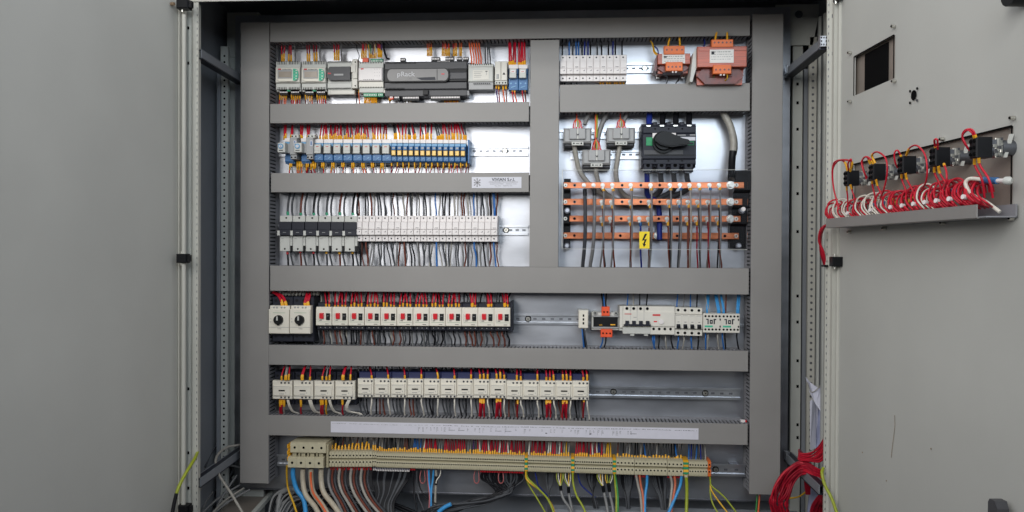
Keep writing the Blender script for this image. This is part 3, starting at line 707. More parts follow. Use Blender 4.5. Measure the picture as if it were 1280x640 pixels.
# ---- row 1 wires
T='from the top cable duct to the controllers'
for x in (352.5,355,361,364,384.5,387,393,396,418.5,421,423.5): 
    wd(x,76 if x<410 else 74,56,'red' if rnd()<.7 else 'darkred',.75,T,.04,dx=U(-1,1),sl=9); 
for x in (346.5,369,400,427): wd(x,78,57,'grey',.7,T,.05,dx=-.5,sl=0)
for x in (452.5,455,457.5): wd(x,72,56,'orange' if x>455 else 'red',.7,T,.04,dx=U(-1,1),sl=8)
for x,c in ((462,'yellow'),(464,'green'),(466,'brown'),(468,'yellow'),(470,'white')): wd(x,71,55,c,.55,T,.04,dx=U(-2.5,2.5),sl=4)
for x in (473,475,477): wd(x,70,54,'purple' if x==477 else 'red',.75,T,.04,dx=U(-.5,.5),sl=8)
wire([(487,74,.03),(483,72,.03),(480,62,.035),(479,50,.04)],'black',1.3,T); wire([(447,78,.03),(449,70,.04),(446,60,.045),(447,50,.046)],'black',.5,T)
for x0,n in ((534.5,4),(553,6),(567,3),(575,2)):
    for q in range(n): wd(x0+q*1.75,68.5,53,'orange' if rnd()<.5 else 'red' if rnd()<.7 else 'brown',.5,T,.045,dx=U(-1,1),sl=7.5)
for q in range(5): wd(589.5+q*3.0,81,51,'orange',.8,'from the top cable duct to the light grey power supply',.035,dx=-3.2,sl=0)
for q in range(3): wd(607+q*2.9,81,51,'darkgrey',.75,'from the top cable duct to the light grey power supply',.035,dx=U(-3,0),sl=0)
for x in (636.8,639.2,641.6,644.2,648.8,651.2,653.6,656.2): wd(x,80.5,51,'red' if rnd()<.8 else 'darkred',.95,'above the two blue relays of the top bay',.03,dx=U(-1.4,1.4),sl=5)
B='hanging below the controllers in the top left bay'
for x0,n in ((350,4),(364.5,5),(382,4),(396.5,5)):
    for q in range(n): wd(x0+q*2.6,117,131,random.choice(['red','brown','darkred','orange']),.62,B,.05,dx=U(-1,1),sl=7)
for q in range(8): wd(456+q*2.05,120,131,'orange' if q%2 else 'brown',.6,B,.05,dx=U(-1,1),sl=9)
for x in (486.5,488.5,507,510,513): wd(x,122,131,'brown' if x<500 else 'beige',.6,B,.05,dx=U(-2,2),sl=3)
for q in range(9): wd(556+q*2.1,121,131,'orange' if rnd()<.6 else 'red',.5,B,.05,dx=U(-1,1),sl=6)
wd(446.5,112,131,'black',.6,B,.05,dx=-1,sl=0); wd(448.5,113,131,'orange',.6,B,.05,dx=1,sl=5)
for x,c in ((620.5,'purple'),(623.5,'darkred'),(629,'orange'),(632.5,'brown'),(640.5,'red'),(643.5,'orange'),(653,'red'),(656.5,'brown')): 
    wd(x,107 if x<636 else 112,130,c,.75,'below the small relays of the top bay',.04,dx=U(0,3),sl=7 if x<636 else 4)
# ------------------------------------------------------------------ row 2: relays
YRl=.020
r2=None
xs=[391.6+i*12.18 for i in range(8)]
lab2=['first blue relay right of the second grey timer']+[ORD[i]+' of eight blue interface relays with grey bodies' for i in range(1,7)]+['grey-bodied blue relay next to the row of amber relays']
for i in range(8):
    if r2 is None:
        d=Dev('interface_relay',lab2[0],'relay',xs[0]+6,188,YRl,26,'eight blue interface relays with grey bodies'); w=6.0; r2=d
        d.bx('socket',-w,w,5,25,-14.5,8,BLUEP,.4); d.bx('lower_terminal_row',-w,w,2,6,-13,-4,BLUEP,.7); d.bx('upper_terminal_row',-w,w,2,6,5.5,9.5,BLUEL,.4)
        d.bx('label_bar',-w+.1,w-.1,2,6,9.6,14.6,WHITEP,.3); d.bx('relay_body',-4.8,4.0,-2.5,6,-4,7.5,LGREY,.5)
        d.bx('relay_body_line',-4.6,3.8,-2.6,-2.2,-.9,-.5,MGREY); d.bx('printed_marks',-2,1.5,-2.7,-2.3,4.2,5,INKR)
        d.bx('retaining_clip',-5.8,-4.9,-1.5,4,-5,6,BLACK); d.bx('retaining_clip',4.2,5.8,1.4,4,-5,4,BLACK)
        for x in (-3.6,0,3.6): d.scr('terminal_screw',x,7.6,2,.8,BLUEP)
        d.mb().prism([(-1,-11.5),(3,-9),(3,-7.4),(1,-8.6)],1.4,2.2,BLUEL).build('lever_mark',d.root)
        d.bx('printed_marks',-4.5,-2.5,1.6,2.1,-8,-7,BLUEL); d.bx('base_clip',-4,4,8,16,-17,-14.4,BLACK)
        freeze(d.root)
    else:
        c=dup(r2.root,lab2[i]); place(c,xs[i]+6,188+i*.05,YRl,26,r2.k)
r3=None
for i in range(13):
    px=492.1+i*7.22
    lb=ordl(i,13)+' of thirteen slim blue relays with amber windows'
    if r3 is None:
        d=Dev('slim_relay',lb,'relay',px,188.5,YRl,26,'thirteen slim blue relays with amber windows'); w=3.45; r3=d
        d.bx('socket',-w,w,5,25,-13.5,9,BLUEP,.4); d.bx('label_bar',-w,w,2,6,10.2,14.8,WHITEP,.2); d.bx('upper_terminal_row',-w,w,3,6,6.2,10,BLUEL,.4)
        d.bx('relay_body',-2.9,2.5,-.5,6,1,6.2,BLUEP,.5); d.bx('printed_marks',-1.6,1.6,-.8,-.4,2.6,4.8,MGREY); d.bx('amber_window',-2.6,2.4,-1.2,3,-5.6,.4,AMBER,.5)
        d.bx('window_shade',-3.1,2.9,.6,4,-6.6,1.0,CHAR); d.bx('lower_terminal_row',-w,w,2.5,6,-12.6,-6.4,BLUEP,.6)
        d.mb().prism([(-1.6,-11.5),(1.8,-9),(1.8,-8),(-.4,-9.4)],1.8,2.6,BLUEL).build('lever_mark',d.root); d.bx('base_clip',-2.6,2.8,8,16,-17,-13.5,BLACK)
        freeze(d.root)
    else: c=dup(r3.root,lb); place(c,px,188.5+i*.06,YRl,26,r3.k)
d=Dev('end_stop','blue end stop closing the row of amber relays','end piece',585.6,188.6,YRl+.002,25); d.bx('body',-.8,1.1,0,25,-15.5,14,BLUEP,.3)
# two timers and two tall grey modules on the left
def timer(px,label,grp='two timers with blue dials'):
    d=Dev('dial_timer',label,'timer',px,184,-.006,38,grp)
    d.bx('socket',-1,12,18,37,-19,6,BLUEP,.4); d.bx('lower_terminal_row',-.5,12,15,19,-17,-9,BLUEP,.6); d.bx('label_bar',-1,12,15,18,9,13.4,WHITEP,.2); d.bx('upper_terminal_row',-1,12,16,19,5,9,BLUEL,.3)
    d.bx('timer_body',-4.8,5,0,18,-6.5,5.8,LGREY,.4); d.bx('timer_flank',5,9.5,9,18,-6.3,5.6,MGREY,.4)
    k=d.mb().disc(-.4,1.2,3.4,-.8,.2,BLUEL,16).build('dial',d.root); d.mb().disc(-.4,1.2,1.9,-1.6,-.7,WHITEP,12).box(-.7,-.1,-1.8,-1.5,-.4,2.8,BLUEP).build('dial_knob',k)
    d.mb().box(-3,2.5,-.3,.1,-4.6,-3.7,INK).box(-4,-2.6,-.3,.1,3.4,4.4,BLUEP).build('printed_marks',d.root)
timer(351.5,'timer with a blue dial at the left end of the relay row'); timer(372.2,'timer with a blue dial between the two tall grey modules')
for px,lb in ((366.5,'tall grey relay module between the two dial timers'),(386.9,'tall grey relay module right of the second dial timer')):
    d=Dev('tall_module',lb,'relay',px,184.5,.006,32,'two tall grey modules'); w=4.6
    d.bx('housing',-w,w,0,32,-9,13,MGREY,.5); d.bx('housing_foot',-w+.6,w-.6,1.5,32,-14.5,-9,MGREY,.5); d.bx('side_plate',.5,w-.4,-.3,.3,2,9,SILVERL,.1); d.bx('printed_marks',1.4,3,-.5,-.2,3,8,BLUEP)
    for x in (-2.4,2.2):
        for z in (11.8,-12.2): d.scr('terminal_screw',x,z+(3 if z>0 else 0),1.5 if z<0 else 3,1.1)
    d.bx('terminal_head',-w+1,w+1.5,2.4,16,12.6,17,LGREY,.5)
    for x in (-2,2.6): d.scr('terminal_screw',x,14.8,2.4,1.0)
W2='between the upper duct and the blue relays'
for x in (355.5,364,376,384.5): 
    for q in (0,1.8): wd(x+q,173,156,'red',.85,W2,.03,dx=U(-.5,1.5),sl=5)
x=394.5
while x<486:
    if rnd()<.9: wd(x,174,156,random.choice(['red','red','red','darkred','red','darkgrey']),.8,W2,.03,dx=U(-2,2),sl=6 if rnd()<.85 else 3)
    x+=random.choice([2.2,2.4,2.6,2.4,3.6])
x=491
while x<583:
    if rnd()<.92: wd(x,174,156,random.choice(['red','red','darkred','black','darkgrey','red']),.88,W2,.03,dx=U(-3.5,1),sl=6)
    x+=random.choice([2.4,2.4,3.4,2.4,4.0])
W3='below the blue relays'
for x in (362.5,371.5,375,383,389,392,402.5,415,427.5,440,452.5,464.5,476.5): 
    for q in ((0,2.3,5) if x>370 else (0,2)): wd(x+q,203.5,217,random.choice(['red','orange','darkred','grey']) if q<4 else random.choice(['lightgrey','grey','black']),.7 if q<4 else .5,W3,.035,dx=U(-2,3),sl=(7 if q<3 else 0))
for i in range(14): 
    px=488.5+i*7.2; wd(px+1,203.5,218,'darkred',.62,W3,.035,dx=U(-1,1)-2*(i%2),sl=6)
    if rnd()<.8: wd(px+3.6,203,218,random.choice(['red','grey','brown']),.5,W3,.04,dx=U(-3,2),sl=4 if rnd()<.5 else 0)
# ------------------------------------------------------------------ row 3: fuse switches and modular fuse holders
YF3=.016; r4=None
for i in range(6):
    px=357.1+i*16.25; lb=ordl(i,6)+' of six grey fuse switches with black levers'
    if r4 is None:
        d=Dev('fuse_switch',lb,'fuse switch',px,291.5,YF3,27,'six fuse switches with black levers'); w=8.05; r4=d
        d.bx('housing',-w,w,5,27,-22.5,22.5,LGREY,.5); d.bx('upper_terminal_cover',-w,w,1,6,14.5,22.3,LGREY,.5); d.bx('lower_cover',-w,w-3.2,1,6,-23,-3.5,LGREY,.5); d.bx('lower_cover_slot',w-3.2,w,2,6,-16,-3.5,LGREY,.4)
        d.bx('lever',-w,w,-2.5,5,4.5,14.5,CHAR,.2); d.bx('lever_lip',-w,w,-4.5,2,-2.8,4.4,CHAR,.3)
        d.bx('side_tab',-w-1.4,-w+2.0,-4.9,2,-3,3.2,LGREY,.3); d.bx('dark_gap',w-3.2,w,4,7,-22.8,-16,BLACK)
        d.scr('terminal_screw',.4,19.6,1,1.2); d.scr('terminal_screw',-1.4,-20,1,1.2)
        mb=d.mb()
        for z in (-6,-8.5,-11): mb.box(w-2.9,w-.4,1.7,2.1,z,z+.35,MGREY)
        mb.box(-6,-3,.8,1.1,-7,-6.6,INKL); mb.box(-2,2,-4.8,-4.4,.6,1.2,MGREY); mb.build('printed_marks',d.root)
        freeze(d.root)
    else: c=dup(r4.root,lb); place(c,px,291.5+i*.08,YF3,27,r4.k)
    for s,m in ((0,'green_plastic'),):
        wire([(px-1+4,269,.03),(px+2.5,264,.03),(px+3.5,252,.034),(px+5.4,242,.042),(px+6,234,.045)],['darkgrey','brown','black'][i%3],1.45,'curving up from the black-lever fuse switches',.13,scol='green_plastic')
    wire([(px+9,270,.035),(px+8,264,.035),(px+8.6,252,.036),(px+11,242,.042),(px+12,234,.045)],'darkgrey' if i<5 else 'black',1.35,'curving up from the black-lever fuse switches')
    wire([(px+2,313,.035),(px+2.4,318,.034),(px+3,326,.04),(px+3.2,333,.045),(px+3.4,341,.046)],['black','brown','black','darkgrey','brown','black'][i],1.25,'hanging from the black-lever fuse switches',.2,scol='red_plastic' if i<3 else 'yellow_sleeve')
    wire([(px+7,313,.045),(px+6.5,318,.042),(px+8,326,.042),(px+9.5,333,.045),(px+10,341,.046)],'darkgrey',1.2,'hanging from the black-lever fuse switches')
def modular(xa,xb,ya,yb,n,name,label,grp,hts,pxw,screws,first=None,mark=4,YF=.018):
    """row of n identical modular devices; ya/yb are the centre rows at both ends"""
    out=[]
    for i in range(n):
        t=(i+.5)/n; px=xa+(xb-xa)*t; py=ya+(yb-ya)*t
        if first is None:
            d=Dev(name,label(i),'fuse holder',px,py,YF,26,grp); w=pxw/2-.14; first=d
            d.bx('housing',-w,w,5,26,-16.3,16.3,WHITEP,.3); d.bx('upper_terminal_row',-w,w,3,7,8.6,16.2,WHITEP,.35); d.bx('upper_front',-w,w,-.5,6,-.8,8.4,WHITEP,.5)
            d.bx('handle',-w,w,-2.4,5,-8.2,-1.2,WHITEP,.5); d.bx('lower_terminal_row',-w,w,3,7,-16.2,-8.8,WHITEP,.35)
            for z in (13.3,-12.6): d.scr('terminal_screw',-.4,z,3,1.0,CHAR)
            mb=d.mb().box(-.3,1.9,-2.7,-2.3,-4.6,-4.2,INK).box(1.4,1.8,-2.7,-2.3,-4.6,-3,INK); mb.build('printed_marks',d.root)
            freeze(d.root)
            c=d.root
        else: c=dup(first.root,label(i)); place(c,px,py,YF,26,first.k)
        out.append(c)
        if mark and i%mark==0: MB(first.k,first.off).box(-1.8,2.2,-.8,-.4,.6,1.1,INK).build('type_marking',c)
    return out
wA=(621.8-444.6)/22
modular(444.6,621.8,285.6,285.9,22,'fuse_holder',lambda i: ordl(i,22)+' of twenty-two white fuse holders left of the bare rail','twenty-two white fuse holders',None,wA,None,mark=3)
wB=(783.6-699.8)/10
def lw(i): return ordl(i,10)+' of ten cream fuse holders in the top right bay'
# rescaled set for the top right bay
f2=modular(699.8,783.6,84.7,84.3,10,'fuse_holder',lw,'ten cream fuse holders',None,wB,None,mark=2,YF=.014)
W4='between the fuse holders and the ducts of the third bay'
for i in range(22):
    px=448.6+i*wA
    if i in (12,13): c='blue' if i==12 else 'black'
    elif i in (18,19): c='blue' if i==18 else 'darkgrey'
    elif i==21: c='blue'
    else: c=random.choice(['darkgrey','grey','black','darkgrey','lightgrey','brown'])
    wd(px+U(-1,1),270,241,c,U(.8,1.1),W4,.035,dx=U(-2.5,1),sl=0,bow=U(-1,1))
    if rnd()<.75 or i>14: wd(px+3+U(-1,1),270,241,random.choice(['black','grey','darkgrey','brown','lightgrey']),U(.65,.95),W4,.045,dx=U(-4,2),sl=0,bow=U(-1.5,1))
    c2=c if c=='blue' else random.choice(['darkgrey','grey','black','brown','darkgrey'])
    wd(px+U(-1,1),301,334,c2,U(.8,1.15),W4,.035,dx=U(-4,5) if i<14 else U(-2,3),sl=0,bow=U(-1.5,1.5))
    wd(px+3+U(-1,1),301,334,random.choice(['black','grey','black','darkgrey','lightgrey','brown']),U(.65,1.0),W4,.045,dx=U(-5,5),sl=0,bow=U(-2,2))
for x,c in ((614,'black'),(618.5,'blue')): wd(x,270,241,c,1.1,W4,.035,dx=-1,sl=0)
W5='above the cream fuse holders of the top right bay'
x=703
while x<782: wd(x,69,50-.01*x*.1,random.choice(['black','darkgrey','navy','black','blue']),.85,W5,.04,dx=U(-.5,.5),sl=0); x+=random.choice([3,4.4,8.5,5.5])
for x in (703,706,714,721): wd(x,101,108,'black',.9,'below the cream fuse holders of the top right bay',.04,dx=U(-1,1),sl=0)
for x in (750.5,754,758.5,762,768.5,771,776,779.5): wd(x,101,108,'orange' if rnd()<.5 else 'brown',.85,'below the cream fuse holders of the top right bay',.04,dx=U(-1.5,1.5),sl=5.5,into=6)
# ------------------------------------------------------------------ transformers
def transformer(cx,cy,hw_,hh,yf,dep,label,big):
    d=Dev('transformer',label,'transformer',cx,cy,yf,dep,'varnished transformers'); w,h=hw_,hh
    c=d.bx('core',-w,w,0,dep*.55,-h,h,TRED,.6)
    d.bx('core_strap',-w+1.5,w-1.5,-.8,0,h*.55,h*.9,TRED,.2) if big else None
    d.mb().prism([(-w*.75,-h),(w*.75,-h),(w*.95,-h-9 if big else -h-4),(w*.62,-h-19*(1 if big else .45)),(-w*.62,-h-19*(1 if big else .45)),(-w*.95,-h-9 if big else -h-4)],dep*.18,dep*.7,TREDD).build('winding',d.root)
    d.mb().prism([(-w*.7,h),(w*.7,h),(w*.5,h+5*(1 if big else .6)),(-w*.5,h+5*(1 if big else .6))],dep*.15,dep*.6,TREDD).build('winding',d.root)
    for k in range(5): 
        r_=h*.22*(1+.25*k); zz=-h-(3+2.6*k)*(1 if big else .45); d.mb().tube([(x,dep*.17-.3,zz+abs(x)*.05) for x in (-w*.45,-w*.2,0,w*.2,w*.45)],.8,TREDD,6).build('winding_turn',d.root) if k<4 else None
    d.mb().add and None
    mb=d.mb(); mb.prism([(-w-.2,-h),(-w-.2,h),(-w-4 if big else -w-2.5,h-6),(-w-8 if big else -w-4,-h-16 if big else -h-6),(-w-5 if big else -w-1,-h-17 if big else -h-8)],dep*.12,dep*.9,LGREY if big else TREDD); mb.build('side_insulation',d.root)
    for s in (-1,1):
        d.mb().prism([(s*w*.72,-h),(s*w*.98,-h),(s*w*.92,-h-(19 if big else 9)),(s*w*.62,-h-(19 if big else 9))][::s],dep*.3,dep*.9,TRED).build('foot',d.root)
        f=(s*w*.80,-h-(18.5 if big else 9)); d.mb().disc(f[0],f[1],2.6 if big else 2.2,dep*.8,dep*.95,SCREW,12).disc(f[0],f[1],1.2,dep*.77,dep*.81,DGREY,8).build('foot_screw',d.root)
    tw=13 if big else 12.6; bw=11 if big else 10.3; tz=h+(1.0 if big else 4.2)
    t=d.bx('terminal_strip',-tw,tw,-2.6,5,h-1.5,h+8 if big else h+9,ORANGE,.6)
    for q in range(5 if big else 4): x=-tw+3.4+q*(2*tw-6.6)/(4 if big else 3); d.scr('terminal_screw',x,h+4,-2.7,1.15,TREDD,t)
    t=d.bx('terminal_strip',-bw,bw,-2.8,5,-h-9,-h+2,ORANGE,.6)
    for q in range(4): d.scr('terminal_screw',-bw+3.3+q*(2*bw-6.6)/3,-h-4,-2.9,1.15,TREDD,t)
    for q in (-1.5,2.5): d.mb().cyl((q,-.5,-h-8),(q,-.5,-h-11),1.2,WHITEP,8).build('lead_end',d.root)
    lw=15 if big else 14.5; lb=d.bx('rating_plate',-lw,lw-1,-1.0 if big else -.7,.1,-h*.62 if big else -h*.9,h*.68 if big else h*.95,LABEL,.1)
    mb=d.mb(); yy=-1.15 if big else -.85
    for r in range(4 if big else 3):
        x=-lw+2
        while x<lw-4:
            q=U(.8,3); z=h*(.45 if big else .45)-r*(3.0 if big else 2.9); mb.box(x,x+q,yy,-.4,z-.3,z+.25,INKL if r else INK); x+=q+U(.5,1.4)
    mb.box(-lw+2,-lw+5.5,yy,-.4,h*.2,h*.5,INK); mb.build('printed_marks',lb)
    return d
transformer(842.5,73.5,20,6.5,-.010,36,'small red varnished transformer with orange terminals in the top right bay',False)
transformer(902.5,70.8,30,12.6,-.045,50,'large red varnished transformer in the top right corner bay',True)
for l in ([(832,97-2,-.01),(835,98,.0),(833,104,.03),(832,112,.04)],[(849,94,-.01),(848,100,.0),(845,104,.03),(843,112,.04)]): wire(l,'darkgrey' if l[0][0]<840 else 'black',.8,'below the small red transformer')
wire([(909,93,-.045),(909,98,-.04),(905,101,-.02),(898,100,.0)],'yellow',.8,'below the large red transformer'); wire([(893,95,-.03),(890,99,-.02),(884,101,.0)],'green',.7,'below the large red transformer')
for x,dx in ((894,2),(909,0),(835,2),(850,-.5)): 
    big=x>880; y=50 if big else 58
    wire([(x,y+1,-.04 if big else -.01),(x+dx*.4,y-5,-.035 if big else 0),(x+dx,y-9,.0 if not big else -.03),(x+dx,y-13 if not big else y-9.5,.04 if not big else -.01)],'yellow',.95,'rising from the orange terminals of a transformer',.6)
wire([(822,69,.02),(818,65,.03),(816,56,.04),(813,50,.045)],'yellow',1.2,'beside the small red transformer',.6)
wire([(823,71,.02),(822,62,.03),(817,57,.04),(815,48,.045)],'navy',.9,'beside the small red transformer'); wire([(879,60,.03),(881,53,.03),(879,46,.045)],'navy',.9,'above the large red transformer')
wire([(824,74,.02),(818,80,.04),(816,90,.07),(822,98,.08)],'lightgrey',1.0,'beside the small red transformer')
# ------------------------------------------------------------------ current sensors and their cables
rc=None
for (px,py),lb in zip(((722,169.5),(745.8,196.5),(776.5,169)),('left of the two upper grey current sensors','lower grey current sensor, set between the two upper ones','upper grey current sensor next to the black main switch')):
    if rc is None:
        d=Dev('current_sensor',lb,'sensor',px,py,.010,30,'three grey current sensors'); rc=d
        d.bx('body',-17.5,17.5,2,26,-9,9.8,MGREY,2.2); d.bx('lower_body',-17,17,8,28,-13,-7,DGREY,1.5)
        d.bx('upper_block',-10.2,-.8,-1.5,5,-4.5,9,MGREY,.6); d.bx('upper_block',1,9.8,-1.5,5,-4.5,9,MGREY,.6); d.bx('centre_strip',-.8,1,-.6,3,-4,9,LGREY)
        d.mb().prism([(-1.8,2.6),(.2,1.4),(1.8,2.8),(1.6,.4),(-.8,.4)],-1.9,0,DGREY).build('clip',d.root)
        f=d.bx('screw_foot',-7.4,7.4,-1,4,-12.2,-7.6,LGREY,.4)
        for x in (-4.6,4.6): d.scr('screw',x,-9.9,-1,1.0,HOLE,f)
        d.bx('printed_marks',-2,2,-1.2,-.9,-10.4,-9.6,INK,0,f)
        for x in (-5,-1.5,2,5.2): d.mb().cyl((x,3,9),(x,3,11),1.0,REDP,8).build('lead_end',d.root)
        freeze(d.root)
    else: c=dup(rc.root,lb); place(c,px,py,.010,30,rc.k)
W6='spreading from a current sensor up to the duct'
for px,py in ((722,158),(745.8,186),(776.5,158)):
    hi=148 if py<170 else 172
    for q,c in ((-5.5,'red'),(-3.2,'orange'),(1.5,'lightgrey'),(4.8,'red'),(0,'yellowgreen'),(3,'orange')): wire([(px+q,py+1,.02),(px+q*.75,py-6,.022),(px-1,hi,.03),(px-1+q*.1,140 if py<170 else 156,.04),(px-1,130 if py<170 else 138,.045)],c,.7,W6)
for q,c in ((-.8,'orange'),(.8,'yellowgreen')): wire([(745+q,172,.03),(745.4+q,160,.032),(745.4+q,145,.04),(745,132,.045)],c,1.1,W6)
def cable(pts,col,r,label,group='cables inside the cabinet',sleeve=None,n=10,parts=()):
    w=[p if isinstance(p,Vector) else P(*p) for p in pts]; c=cr(w,8); k=(w[0].y+D0)/F
    o=MB().tube([p for p in c],r*k,W_[col],n).build('cable',None,c[0]); tag(o,label,'cable',group)
    for (t0,t1,m,f,nm) in parts:
        i0=int(t0*(len(c)-1)); i1=max(i0+1,int(round(t1*(len(c)-1)))); q=MB().tube(c[i0:i1+1],r*k*f,m,n).build(nm,o); q.data.transform(Matrix.Translation(-c[0]))
    return o
cable([(718,182,.03),(720,195,.035),(724,212,.045),(733,226,.05),(748,240,.055),(770,250,.06)],'lightgrey',3.0,'grey round cable curving down from the left upper current sensor')
cable([(745,208,.03),(746,220,.04),(752,236,.05),(766,248,.055),(786,256,.06)],'lightgrey',2.9,'grey round cable running down from the lower current sensor')
cable([(775,182,.03),(772,200,.035),(770,216,.045),(773,232,.055),(784,246,.06),(812,250,.06)],'lightgrey',3.0,'grey round cable running down from the upper right current sensor')
cable([(731,156,.03),(733,149,.035),(738,141,.045),(742,131,.05)],'grey',2.6,'grey cable rising into the duct behind the left upper current sensor')
cable([(746,186,.04),(748,170,.04),(753,154,.045),(760,140,.05),(762,130,.05)],'grey',3.0,'grey cable rising into the duct between the current sensors')
cable([(779,156,.03),(781,149,.035),(785,141,.045),(788,131,.05)],'grey',2.4,'grey cable rising into the duct behind the upper right current sensor')
cable([(902,128,.045),(905,142,.04),(913,158,.036),(917,178,.03),(915,200,.025),(914,224,.0)],'lightgrey',4.3,'thick pale cable with a black sleeved end beside the right vertical duct',parts=((.72,1,BLACK,1.05,'black_sleeve'),))
cable([(899,128,.06),(903,142,.06),(917,165,.055),(920,185,.05),(916,200,.045)],'grey',2.2,'thinner grey cable behind the thick pale one')
# ------------------------------------------------------------------ main switch
d=Dev('main_switch','black four-pole main switch with a large rotary handle','switch',836.6,181,-.012,42)
d.bx('base',-33.5,33.5,8,42,-27,27,CHAR,1.2); d.bx('front_block',-33,33,.5,9,-17.5,14,CHAR,1); d.bx('lower_front',-32.5,33,2.5,10,-24,-17.2,CHAR,1)
d.bx('upper_front',-33,33,2,10,14,24,CHAR,1.4); d.bx('groove',-30,31,.2,1,-13.4,-12.2,BLACK); d.bx('front_panel',-31,17,0,1,-12,-6.5,DGREY,.2)
for i in range(4):
    x=-25.5+i*16.6; d.bx('upper_lug',x-2.6,x+2.6,.6,4,22.8,24.6,SCREW,.2); d.mb().cyl((x,1.8,22),(x,1.8,21.6),1,BLACK,8).build('lug_screw',d.root)
    q=d.mb(); q.box(x-5.5,x+5.5,3,12,-33,-22,CHAR,.8); q.build('lower_terminal',d.root); d.scr('terminal_screw',x,-25,3,2.4,HOLE); d.bx('lug',x-4,x+4,5,9,-34.5,-30.5,STEELD,.6)
    if i<3: d.scr('cover_screw',x+8.3,20,2,1.1,HOLE); d.scr('cover_screw',x+8.3,-19.5,2.4,1.1,HOLE)
for i in range(3): x=-25.5+8.3+i*16.6; d.bx('phase_barrier',x-2.6,x+2.6,4,40,24,29,CHAR,.6)
d.bx('green_window',-28.4,-20.6,-.6,.6,-1,9.4,GREENS,.2); d.bx('label_plate',-20.6,8,-.6,.6,8,14.6,WHITEP,.2); d.bx('label_plate',12,32,-.4,.6,5,9.6,SILVERL,.2)
d.bx('printed_marks',10,20,-.1,.6,11.4,12.4,MGREY); d.bx('printed_marks',25,32,-.1,.6,11.4,12.6,MGREY); d.txt('I',5.6,11.4,-.7,4,INK); d.bx('printed_marks',-14,-6,-.9,-.5,11,11.8,INKG)
d.bx('green_mark',22,30,-.3,.6,-.6,4,GREENS,.2); d.bx('green_cover',22.8,29.4,-.6,.4,.2,3,CHAR,.2)
hd=d.mb().disc(-7.5,3,13.5,-5,.4,BLACK,28).disc(-7.5,4,12,-10,-5,BLACK,28,11)
pts=[(-19,7),(-15,11.6),(-9,14.2),(-2,13.6),(5,10),(14,6),(20.5,4.6),(22.5,2.8),(22.5,-.5),(20,-2.2),(12,-3),(2,-4.6),(-6,-3.6),(-13,-1.5),(-18.5,2.5)]
hd.prism(pts,-16,-8,BLACK); hd.prism([(x*.9-.3,3.4+(z-3.4)*.82) for x,z in pts],-17.2,-15.8,BLACK); hd.build('rotary_handle',d.root)
for i,c in enumerate(('navy','black','black','black')):
    x=811.5+i*16.6; cable([(x,157,.02),(x,150,.03),(x+.5,142,.04),(x+.5,128,.045)],c,3.8,('dark blue' if i==0 else 'black')+' thick cable entering the top of the main switch'+('' if i==0 else ', '+ORD[i]+' from the left'))
for i,c in enumerate(('navy','darkgrey','darkgrey','black')):
    x=808.6+i*16.4; y=('blue','dark grey','dark grey','black')[i]
    cable([(x,211,.02),(x+1,222,.03),(x+(1 if i<3 else 2),236,.05),(x-4-i*5,246,.06),(x-14-i*10,254,.062),(x-50-i*8,250,.065)] if i else [(x,211,.02),(x+.4,228,.03),(x+1,244,.05),(x+14,256,.06),(x+16,300,.04)],c if i<3 else 'darkgrey',3.4,y+' thick cable leaving the bottom of the main switch, '+ordl(i,4)+' of four')
for q,(x,y) in enumerate(((803,163),(803.5,203),(803,190))): p=P(x-1.5,y,.082); MB().cyl((p.x,.0822,p.z),(p.x,.083,p.z),.0028,HOLE,8,smooth=False).build('plate_hole',cab)
# ------------------------------------------------------------------ copper bus bars
BY=(-.002,.016,.034,.054)
B_=[((704,229,236.8),(929.5,226.3,233.8)),((704,249.5,257.6),(927.5,247.2,255)),((711.5,270.5,278.4),(925.5,268.6,276.2)),((704,291,299.3),(923.5,290.4,298.2))]
BARH=[]
for i,((xa,ya,yb),(xb,yc,yd)) in enumerate(B_):
    Y=BY[i]; x0,x1=X(xa,Y),X(xb,Y); zc=(Z((ya+yb)/2,Y,xa)+Z((yc+yd)/2,Y,xb))/2; h=((Z(ya,Y,xa)-Z(yb,Y,xa))+(Z(yc,Y,xb)-Z(yd,Y,xb)))/4
    BARH.append((x0,x1,zc,Y)); r=thing('bus_bar',('topmost','second','third','lowest')[i]+' of four copper bus bars with bolted cable lugs','bus bar',(x0,Y,zc),'four copper bus bars'); o=-r.location
    MB(1,o).box(x0,x1,Y,Y+.006,zc-h,zc+h,COPPER,.0008).build('bar',r)
    for hx in ((719.5,779,802.5,826) if i==0 else (719.5,779,802.5,826) if i==1 else (719.5,778,825,848,) if i==2 else (719.5,777,848,908)):
        c=P(hx,0,Y); MB(1,o).cyl((c.x,Y+.0005,zc),(c.x,Y-.0004,zc),.0042,TREDD if i>1 or hx==826 else STEELD,12,smooth=False).cyl((c.x,Y+.0005,zc),(c.x,Y-.0006,zc),.003,HOLE,10,smooth=False).build('bolt_hole',r)
    for hx in ((703+5,),(922,))[0:2]:
        c=P(hx[0],0,Y); MB(1,o).cyl((c.x,Y,zc),(c.x,Y-.003,zc),.006,SCREW,8,.005).cyl((c.x,Y-.003,zc),(c.x,Y-.0034,zc),.002,HOLE,6).build('fixing_screw',r)
    for hx in ((914.5,) if i<3 else (823.5,)):
        c=P(hx,0,Y); MB(1,o).cyl((c.x,Y,zc),(c.x,Y-.003,zc),.011,SCREW,18,.0105).cyl((c.x,Y-.003,zc),(c.x,Y-.011,zc),.0075,SCREW,6,.007,False).build('bolt',r)
